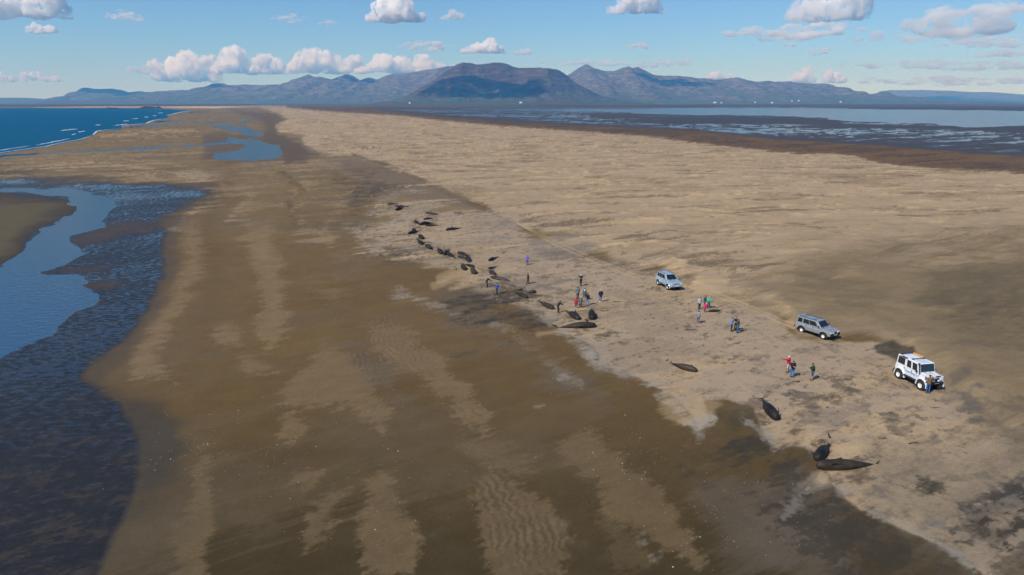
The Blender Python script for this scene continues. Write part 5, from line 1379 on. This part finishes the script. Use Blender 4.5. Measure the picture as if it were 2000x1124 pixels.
def person(px, label, face, ht=1.76, top=(.1, .1, .1), legs=(.03, .03, .04), shoes=(.03, .03, .03), hair=(.05, .03, .02), hat=None, lean=0.0, nod=.15, sleeves='long', trousers='long',
           coat=False, hood=None, armL=None, armR=None, stance=.10, step=0.0, knee=0.0, build=1.0, pack=None):
    """face: heading in degrees (0 = away from the camera, 90 = to the left); local +y is forward"""
    s = ht / 1.76
    e = bpy.data.objects.new('person', None); COL.objects.link(e)
    g = G(*px); e.location = g; e.rotation_euler = (0, 0, R(face))
    tag(e, label, 'person', 'people looking at the whales')
    V_ = lambda x, y, z: Vector((x, y, z)) * s
    hipz = .90 - knee * .10
    hip = {sd_: V_(sd_ * .095, -.06 * knee - lean * .10, hipz) for sd_ in (-1, 1)}
    foot = {-1: V_(-stance, step * .5, .07), 1: V_(stance, -step * .5, .07)}
    kn = {}
    for sd_ in (-1, 1):
        m_ = (hip[sd_] + foot[sd_]) / 2; kn[sd_] = m_ + V_(sd_ * .01, .03 + knee * .16 + abs(step) * .05, .01)
    pel = (hip[-1] + hip[1]) / 2 + V_(0, 0, .05)
    rot = Matrix.Rotation(-lean, 3, 'X')
    up = lambda x, y, z: pel + rot @ V_(x, y, z)
    waist, chest, neck0 = up(0, 0, .14), up(0, .015, .36), up(0, .0, .50)
    sh = {sd_: up(sd_ * .185 * build, -.005, .445) for sd_ in (-1, 1)}
    hrot = Matrix.Rotation(-(lean * .6 + nod), 3, 'X')
    hc = up(0, .01, .53) + hrot @ V_(0, .02, .115)
    hd = lambda x, y, z: hc + hrot @ V_(x, y, z)
    dl, dr = armL or (.03, .04, -.27, .02, .12, -.25), armR or (.03, .04, -.27, .02, .12, -.25)
    el, hn = {}, {}
    for sd_, a in ((-1, dl), (1, dr)):
        el[sd_] = sh[sd_] + V_(sd_ * a[0], a[1], a[2]); hn[sd_] = el[sd_] + V_(sd_ * a[3], a[4], a[5])
    # body: one continuous surface
    bm = bmesh.new()
    tcap(bm, pel - V_(0, 0, .02), .135 * s * build, waist, .120 * s * build); tcap(bm, waist, .120 * s * build, chest, .135 * s * build)
    tcap(bm, sh[-1], .062 * s, sh[1], .062 * s); tcap(bm, neck0 - V_(0, 0, .02), .058 * s, hd(0, -.01, -.06), .052 * s)
    ell(bm, hd(0, 0, .012), .074 * s, .092 * s, .108 * s, hrot); ell(bm, hd(0, .030, -.055), .052 * s, .058 * s, .058 * s, hrot)
    tcap(bm, hd(0, .088, .012), .010 * s, hd(0, .104, -.018), .014 * s)
    for sd_ in (-1, 1):
        ell(bm, hd(sd_ * .076, -.008, -.005), .012 * s, .022 * s, .032 * s, hrot)
        tcap(bm, hip[sd_], .088 * s, kn[sd_], .056 * s); tcap(bm, kn[sd_], .056 * s, foot[sd_] + V_(0, 0, .03), .040 * s); tcap(bm, foot[sd_] + V_(0, -.03, -.02), .040 * s, foot[sd_] + V_(sd_ * .02, .15, -.035), .030 * s)
        tcap(bm, sh[sd_], .052 * s, el[sd_], .040 * s); tcap(bm, el[sd_], .040 * s, hn[sd_], .028 * s)
        q = (hn[sd_] - el[sd_]).normalized(); tcap(bm, hn[sd_] + q * .02 * s, .030 * s, hn[sd_] + q * .075 * s, .032 * s)
    bmesh.ops.recalc_face_normals(bm, faces=bm.faces)
    me = remeshed(bm, .021 * s, 2)
    # five fingers on each hand, unequal and slightly curled, joined to the body mesh
    bm = bmesh.new(); bm.from_mesh(me)
    for sd_ in (-1, 1):
        q = (hn[sd_] - el[sd_]).normalized(); w = q.cross(Vector((sd_, 0, .2))).normalized(); n_ = q.cross(w)
        root = hn[sd_] + q * .085 * s
        for i, ln in enumerate((.062, .074, .068, .052)):
            b0 = root + w * (i - 1.5) * .019 * s; b1 = b0 + q * ln * .55 * s; b2 = b1 + (q * .8 + n_ * .6) * ln * .5 * s
            tcap(bm, b0 - q * .01, .0095 * s, b1, .0085 * s, 6); tcap(bm, b1, .0085 * s, b2, .007 * s, 6)
        t0 = hn[sd_] + q * .03 * s + w * .03 * s; t1 = t0 + (q * .6 + w * .8) * .045 * s
        tcap(bm, t0, .012 * s, t1, .010 * s, 6); tcap(bm, t1, .010 * s, t1 + q * .03 * s, .008 * s, 6)
    bm.to_mesh(me); bm.free()
    me.materials.clear(); me.materials.append(cloth(SKIN, 'skin'))
    me.polygons.foreach_set('use_smooth', [True] * len(me.polygons))
    o = bpy.data.objects.new('body', me); COL.objects.link(o); o.parent = e
    def part(name, bm, mat, vox=.022, sm=2):
        bmesh.ops.recalc_face_normals(bm, faces=bm.faces)
        m2 = remeshed(bm, vox * s, sm); m2.materials.clear(); m2.materials.append(mat)
        q = bpy.data.objects.new(name, m2); COL.objects.link(q); q.parent = e; return q
    # upper garment
    bm = bmesh.new(); k = .022 * s if sleeves == 'long' else .014 * s
    tcap(bm, pel + V_(0, 0, -.02), .142 * s * build + k, waist, .130 * s * build + k); tcap(bm, waist, .130 * s * build + k, chest, .142 * s * build + k)
    tcap(bm, sh[-1], .066 * s + k, sh[1], .066 * s + k); tcap(bm, chest, .10 * s, neck0, .062 * s)
    if coat: tcap(bm, pel - V_(0, 0, .02), .150 * s * build + k, (kn[-1] + kn[1]) / 2 + V_(0, 0, .16), .165 * s)
    for sd_ in (-1, 1):
        if sleeves == 'long':
            tcap(bm, sh[sd_], .060 * s + k, el[sd_], .050 * s + k); tcap(bm, el[sd_], .050 * s + k, hn[sd_] - (hn[sd_] - el[sd_]) * .08, .040 * s + k * .6)
        else:
            tcap(bm, sh[sd_], .062 * s + k, sh[sd_].lerp(el[sd_], .75), .060 * s)
    if hood: pass
    part('coat' if coat else ('jacket' if sleeves == 'long' else 'shirt'), bm, cloth(top), .024)
    if hood:
        bm = bmesh.new(); tcap(bm, up(-.07, -.06, .50), .05 * s, up(.07, -.06, .50), .05 * s); tcap(bm, up(0, -.10, .46), .06 * s, up(0, -.10, .36), .05 * s)
        part('hood', bm, cloth(hood))
    # trousers
    bm = bmesh.new()
    tcap(bm, pel - V_(0, 0, .03), .140 * s * build, pel + V_(0, 0, .06), .135 * s * build)
    for sd_ in (-1, 1):
        tcap(bm, hip[sd_] - V_(0, 0, .02), .098 * s, kn[sd_], .072 * s)
        if trousers == 'long': tcap(bm, kn[sd_], .072 * s, foot[sd_] + V_(0, 0, .045), .060 * s)
    part('trousers' if trousers == 'long' else 'shorts', bm, cloth(legs), .024)
    for sd_ in (-1, 1):
        bm = bmesh.new(); tcap(bm, foot[sd_] + V_(0, -.045, -.018), .052 * s, foot[sd_] + V_(sd_ * .02, .16, -.03), .042 * s); tcap(bm, foot[sd_] + V_(0, -.02, .03), .050 * s, foot[sd_] + V_(0, -.02, -.01), .05 * s)
        part('shoe', bm, cloth(shoes), .018)
    # hair or hat, eyes, mouth
    bm = bmesh.new()
    ell(bm, hd(0, -.016, .042), .086 * s, .098 * s, .092 * s, hrot)
    if hat: ell(bm, hd(0, -.008, .060), .090 * s, .106 * s, .088 * s, hrot)
    elif hair: ell(bm, hd(0, -.050, -.01), .072 * s, .060 * s, .085 * s, hrot)
    part('hat' if hat else 'hair', bm, cloth(hat or hair, 'hair' if not hat else 'cloth'), .02)
    for sd_ in (-1, 1):
        bm = bmesh.new(); bmesh.ops.create_icosphere(bm, subdivisions=1, radius=.012 * s, matrix=Matrix.Translation(hd(sd_ * .032, .083, .010)))
        m2 = bpy.data.meshes.new('eye'); bm.to_mesh(m2); bm.free(); m2.materials.append(M_BLACK); q = bpy.data.objects.new('eye', m2); COL.objects.link(q); q.parent = e
    bm = bmesh.new(); tcap(bm, hd(-.022, .088, -.056), .006 * s, hd(.022, .088, -.056), .006 * s, 6)
    m2 = bpy.data.meshes.new('mouth'); bm.to_mesh(m2); bm.free(); m2.materials.append(cloth((.30, .10, .08), 'skin')); q = bpy.data.objects.new('mouth', m2); COL.objects.link(q); q.parent = e
    if pack:
        bm = bmesh.new(); ell(bm, up(0, -.19, .28), .15 * s, .09 * s, .20 * s); part('rucksack', bm, cloth(pack))
    e['hand_r'] = tuple(hn[1]); e['hand_l'] = tuple(hn[-1])
    return e, hn

HOLD = (.02, .12, -.24, -.10, .22, .06)      # forearms raised in front, hands together
POCK = (.05, -.02, -.26, -.02, .12, -.20)
FWD = (.0, .22, -.16, -.02, .20, -.12)
person((951.5, 561.5), 'person in black jacket and bright blue cap stooping at the wet edge', -60, top=(.012, .013, .016), legs=(.015, .015, .018), hat=(.05, .40, .75), lean=.75, nod=.1, armL=FWD, armR=FWD, knee=.5, step=.2)
person((970.5, 575.5), 'person in blue top and dark trousers just right of the stooping blue cap', -20, ht=1.72, top=(.05, .09, .45), legs=(.05, .055, .065), hair=(.07, .045, .03), step=.18, armL=HOLD, armR=HOLD)
person((1030.0, 518.0), 'person in a purple jacket standing alone farthest up the strand', 160, top=(.20, .12, .50), legs=(.06, .07, .14), hair=(.10, .06, .04), armL=POCK, armR=POCK)
person((1031.5, 555.0), 'person in a maroon top with pale collar walking', 100, top=(.09, .018, .022), legs=(.02, .02, .024), hair=(.05, .03, .02), step=.42, hood=(.6, .58, .55))
person((1134.5, 559.0), 'person all in black with a big white hat, hand on hip', 150, ht=1.84, top=(.008, .008, .009), legs=(.008, .008, .009), hat=(.80, .80, .80), nod=.5, sleeves='short', armR=(.14, -.02, -.18, -.12, .06, -.16), armL=HOLD, build=1.1)
person((1128.5, 585.0), 'tall person in grey hooded top behind the child in red', 20, ht=1.84, top=(.17, .19, .21), legs=(.025, .025, .03), hair=(.05, .035, .025), armL=(.12, .0, -.24, .06, .10, -.20), build=1.1)
person((1141.5, 587.0), 'person in grey top with white hood and brown shorts, bare legs', -10, ht=1.78, top=(.11, .14, .17), legs=(.06, .045, .035), hair=(.14, .08, .05), trousers='short', hood=(.75, .78, .78), shoes=(.45, .28, .22))
person((1147.5, 597.0), 'person in a black top and light blue jeans striding right', -40, ht=1.80, top=(.012, .012, .013), legs=(.09, .26, .46), hair=(.05, .03, .02), step=.35, shoes=(.35, .40, .45))
person((1125.0, 602.5), 'child in a red jacket with white shoes, left front of the crowd of five', -15, ht=1.42, top=(.62, .015, .03), legs=(.05, .055, .06), shoes=(.75, .75, .75), hair=(.10, .06, .04))
person((1133.8, 601.5), 'person in a long grey coat and pink hood with red boots', 0, ht=1.62, top=(.15, .17, .19), legs=(.012, .012, .015), hat=(.62, .40, .45), shoes=(.80, .08, .06), coat=True)
person((1173.0, 590.5), 'bald person in navy jacket, blue jeans and white shoes, standing apart', 10, ht=1.80, top=(.010, .018, .05), legs=(.05, .12, .30), shoes=(.72, .74, .75), hair=(.50, .34, .26), armL=POCK, armR=POCK, build=1.08)
person((1090.5, 611.5), 'person in black stooping forward with arms out, between two whales', -70, ht=1.76, top=(.010, .011, .014), legs=(.02, .022, .026), hair=(.06, .04, .03), lean=.55, knee=.2, armL=FWD, armR=FWD, stance=.15)
person((1365.5, 604.5), 'person in pale grey jacket and blue hat, left in the group by the calf', -150, ht=1.72, top=(.48, .50, .54), legs=(.015, .015, .018), hat=(.06, .13, .32), armL=POCK, armR=POCK, build=1.12)
person((1375.5, 602.0), 'person in dark grey jacket and maroon hat, middle of the group by the calf', -110, ht=1.76, top=(.045, .055, .06), legs=(.06, .065, .07), hat=(.16, .012, .03), nod=.4, armL=HOLD, armR=HOLD)
person((1383.5, 602.8), 'person in a turquoise jacket and pink hat by the calf', 170, ht=1.66, top=(.02, .50, .38), legs=(.012, .012, .014), hat=(.70, .28, .55), armL=HOLD, armR=HOLD, build=1.12)
person((1376.0, 610.8), 'child in a bright pink coat and orange hat bending over the calf', -80, ht=1.36, top=(.80, .012, .13), legs=(.08, .06, .08), hat=(.85, .22, .10), shoes=(.70, .12, .28), lean=.5, nod=.5, coat=True, armL=FWD, armR=FWD)
person((1363.0, 632.5), 'person in grey top and patterned leggings with pink shoes, standing alone', -30, ht=1.70, top=(.24, .27, .30), legs=(.12, .09, .16), hair=(.05, .03, .025), shoes=(.75, .40, .35), lean=.12, armL=POCK, armR=POCK)
person((1428.0, 647.5), 'heavy person in a blue T-shirt and dark trousers, left of three talking', -100, ht=1.80, top=(.10, .27, .58), legs=(.022, .022, .022), hair=(.16, .09, .06), sleeves='short', build=1.15, armR=POCK, armL=POCK)
person((1436.5, 646.5), 'person in a black T-shirt, middle of three talking', 165, ht=1.78, top=(.010, .010, .011), legs=(.015, .015, .018), hair=(.12, .07, .045), sleeves='short', armL=HOLD, armR=HOLD)
person((1440.5, 650.8), 'person in grey-green jacket and blue jeans, right of three talking', 60, ht=1.80, top=(.060, .085, .085), legs=(.03, .13, .28), hair=(.10, .06, .035), armL=HOLD, armR=HOLD, build=1.08)
p21, h21 = person((1538.5, 728.0), 'white-haired person in a red jacket and pale shorts holding out a phone', 50, ht=1.80, top=(.50, .008, .035), legs=(.50, .50, .38), trousers='short', hair=(.62, .60, .58), armL=(.10, .25, -.02, .02, .27, -.03), armR=POCK, shoes=(.06, .045, .03), build=1.08)
person((1546.5, 737.0), 'person in navy jacket and blue jeans standing before the red jacket', 175, ht=1.80, top=(.008, .012, .028), legs=(.03, .17, .42), hair=(.07, .04, .025), armL=HOLD, armR=HOLD, shoes=(.07, .04, .03), nod=.35)
p23, h23 = person((1586.0, 743.0), 'person in dark green sweater and denim shorts looking down at a phone', 75, ht=1.82, top=(.012, .042, .020), legs=(.03, .07, .15), trousers='short', hair=(.08, .045, .025), nod=.5, armL=HOLD, armR=HOLD, shoes=(.10, .06, .045))
person((1811.5, 768.5), 'person in a brown plaid shirt and blue jeans before the white car', -10, ht=1.86, top=(.17, .10, .055), legs=(.02, .12, .32), hair=(.06, .05, .045), armL=(.16, .02, -.12, -.08, .16, .18), armR=(.16, .02, -.12, -.08, .16, .18), shoes=(.09, .05, .035), build=1.05)

def phone(pe, hand, lb):
    w = pe.matrix_basis @ Vector(hand) if False else (Matrix.Translation(pe.location) @ pe.rotation_euler.to_matrix().to_4x4()) @ Vector(hand)
    o = bpy.data.objects.new('phone', None); COL.objects.link(o); o.location = w + (pe.rotation_euler.to_matrix() @ Vector((0, .12, .02))); o.rotation_euler = (.4, 0, pe.rotation_euler.z)
    box('case', (0, 0, 0), (.085, .012, .16), M_BLACK, o, .004); box('screen', (0, -.008, 0), (.075, .004, .145), M_GLASS, o)
    tag(o, lb, 'phone', 'phones in hand')
phone(p21, h21[-1], 'black phone held out by the person in the red jacket')
phone(p23, (h23[-1] + h23[1]) / 2, 'black phone in the hands of the person in green')

# ---------------------------------------------------------------- small litter of the beach
M_SHELL = simple_mat('shell', (.62, .58, .52), .6, var=.25, scale=30)
M_WEED = simple_mat('dry_seaweed', (.045, .034, .020), .85, var=.4, scale=20, bump=.4)
def scatter(name, regions, mat, size, seed, label, cat, flat=.5, per=None):
    rg = random.Random(seed); vs_, fs = [], []
    for (u0, v0, u1, v1, n) in regions:
        for _ in range(n):
            u = rg.gauss((u0 + u1) / 2, (u1 - u0) / 4) ; v = rg.gauss((v0 + v1) / 2, (v1 - v0) / 4)
            p = G(u, v); r = size * rg.uniform(.5, 1.4) * (1 if rg.random() < .93 else 1.7)
            b = len(vs_); a0 = rg.random() * 6.28; el_ = rg.uniform(.5, 1.0)
            for k in range(6):
                a = a0 + k * math.pi / 3
                vs_.append((p.x + math.cos(a) * r * el_ + rg.uniform(-.2, .2) * r, p.y + math.sin(a) * r + rg.uniform(-.2, .2) * r, p.z - .004))
            vs_.append((p.x, p.y, p.z + r * flat))
            fs += [(b + k, b + (k + 1) % 6, b + 6) for k in range(6)]
    o = mesh_obj(name, vs_, fs, mat, smooth=True)
    tag(o, label, cat, kind='stuff')
scatter('shells', [(420, 760, 640, 960, 110), (260, 800, 480, 980, 120), (640, 700, 900, 950, 60), (1100, 800, 1350, 960, 90), (1250, 900, 1560, 1110, 120), (500, 900, 1000, 1110, 60), (1150, 560, 1500, 720, 70), (1500, 700, 1950, 900, 90), (520, 560, 800, 760, 40), (950, 650, 1250, 780, 60)],
        M_SHELL, .028, 5, 'tiny pale shells scattered over the damp sand', 'shells')
scatter('seaweed_bits', [(950, 470, 1300, 620, 150), (1100, 560, 1500, 720, 120), (860, 420, 1100, 520, 60), (1500, 690, 1800, 860, 80), (1300, 430, 1800, 620, 90), (700, 300, 1400, 420, 110)],
        M_WEED, .09, 9, 'dark bits of dry seaweed strewn over the upper sand', 'seaweed', flat=.35)
for i, (u, v, w, lb) in enumerate([(1205, 590, 1.1, 'seaweed clump right of the bald person in navy'), (1181, 608, 1.2, 'seaweed clump above the round black whale, right side'), (1337, 606, .9, 'small seaweed clump left of the pale grey jacket person'),
                                   (1277, 637, .8, 'left of two dark seaweed knots on bare sand'), (1294, 639, .8, 'right of two dark seaweed knots on bare sand'), (1348, 645, 1.3, 'pale tangle of weed below the person in leggings'), (1364, 639, 1.0, 'thin weed strand just below the pink shoes'),
                                   (1418, 644, .7, 'small weed clump left of the three talking'), (1223, 529, .8, 'dark weed knot left of the silver-blue car'), (1400, 607, 1.0, 'loose weed beside the calf tail'), (1139, 608, 1.0, 'weed clump between the two round black whales'),
                                   (1725, 857, .8, 'small dark weed knot up the sand above the kelp stain'), (1827, 797, .9, 'weed knot on open sand right of the nearest car'), (1785, 866, 1.1, 'ring of weed on the sand right of the nearest whale tail')]):
    rg = random.Random(i + 50); p = G(u, v); bm = bmesh.new()
    for k in range(7):
        a = rg.uniform(-.6, .6) + (0 if k % 2 else math.pi); q = Vector((0, 0, .03)); r = .035 * w
        for st in range(3):
            q2 = q + Vector((math.cos(a), math.sin(a) * .7, rg.uniform(-.02, .05))) * .17 * w; q2.z = max(q2.z, .02)
            tcap(bm, q, r, q2, r * .8, 6); q, r = q2, r * .8; a += rg.uniform(-.7, .7)
    me = remeshed(bm, .03, 1); me.materials.clear(); me.materials.append(M_WEED)
    o = bpy.data.objects.new('seaweed_clump', me); COL.objects.link(o); o.location = p
    tag(o, lb, 'seaweed', 'seaweed clumps on the sand')
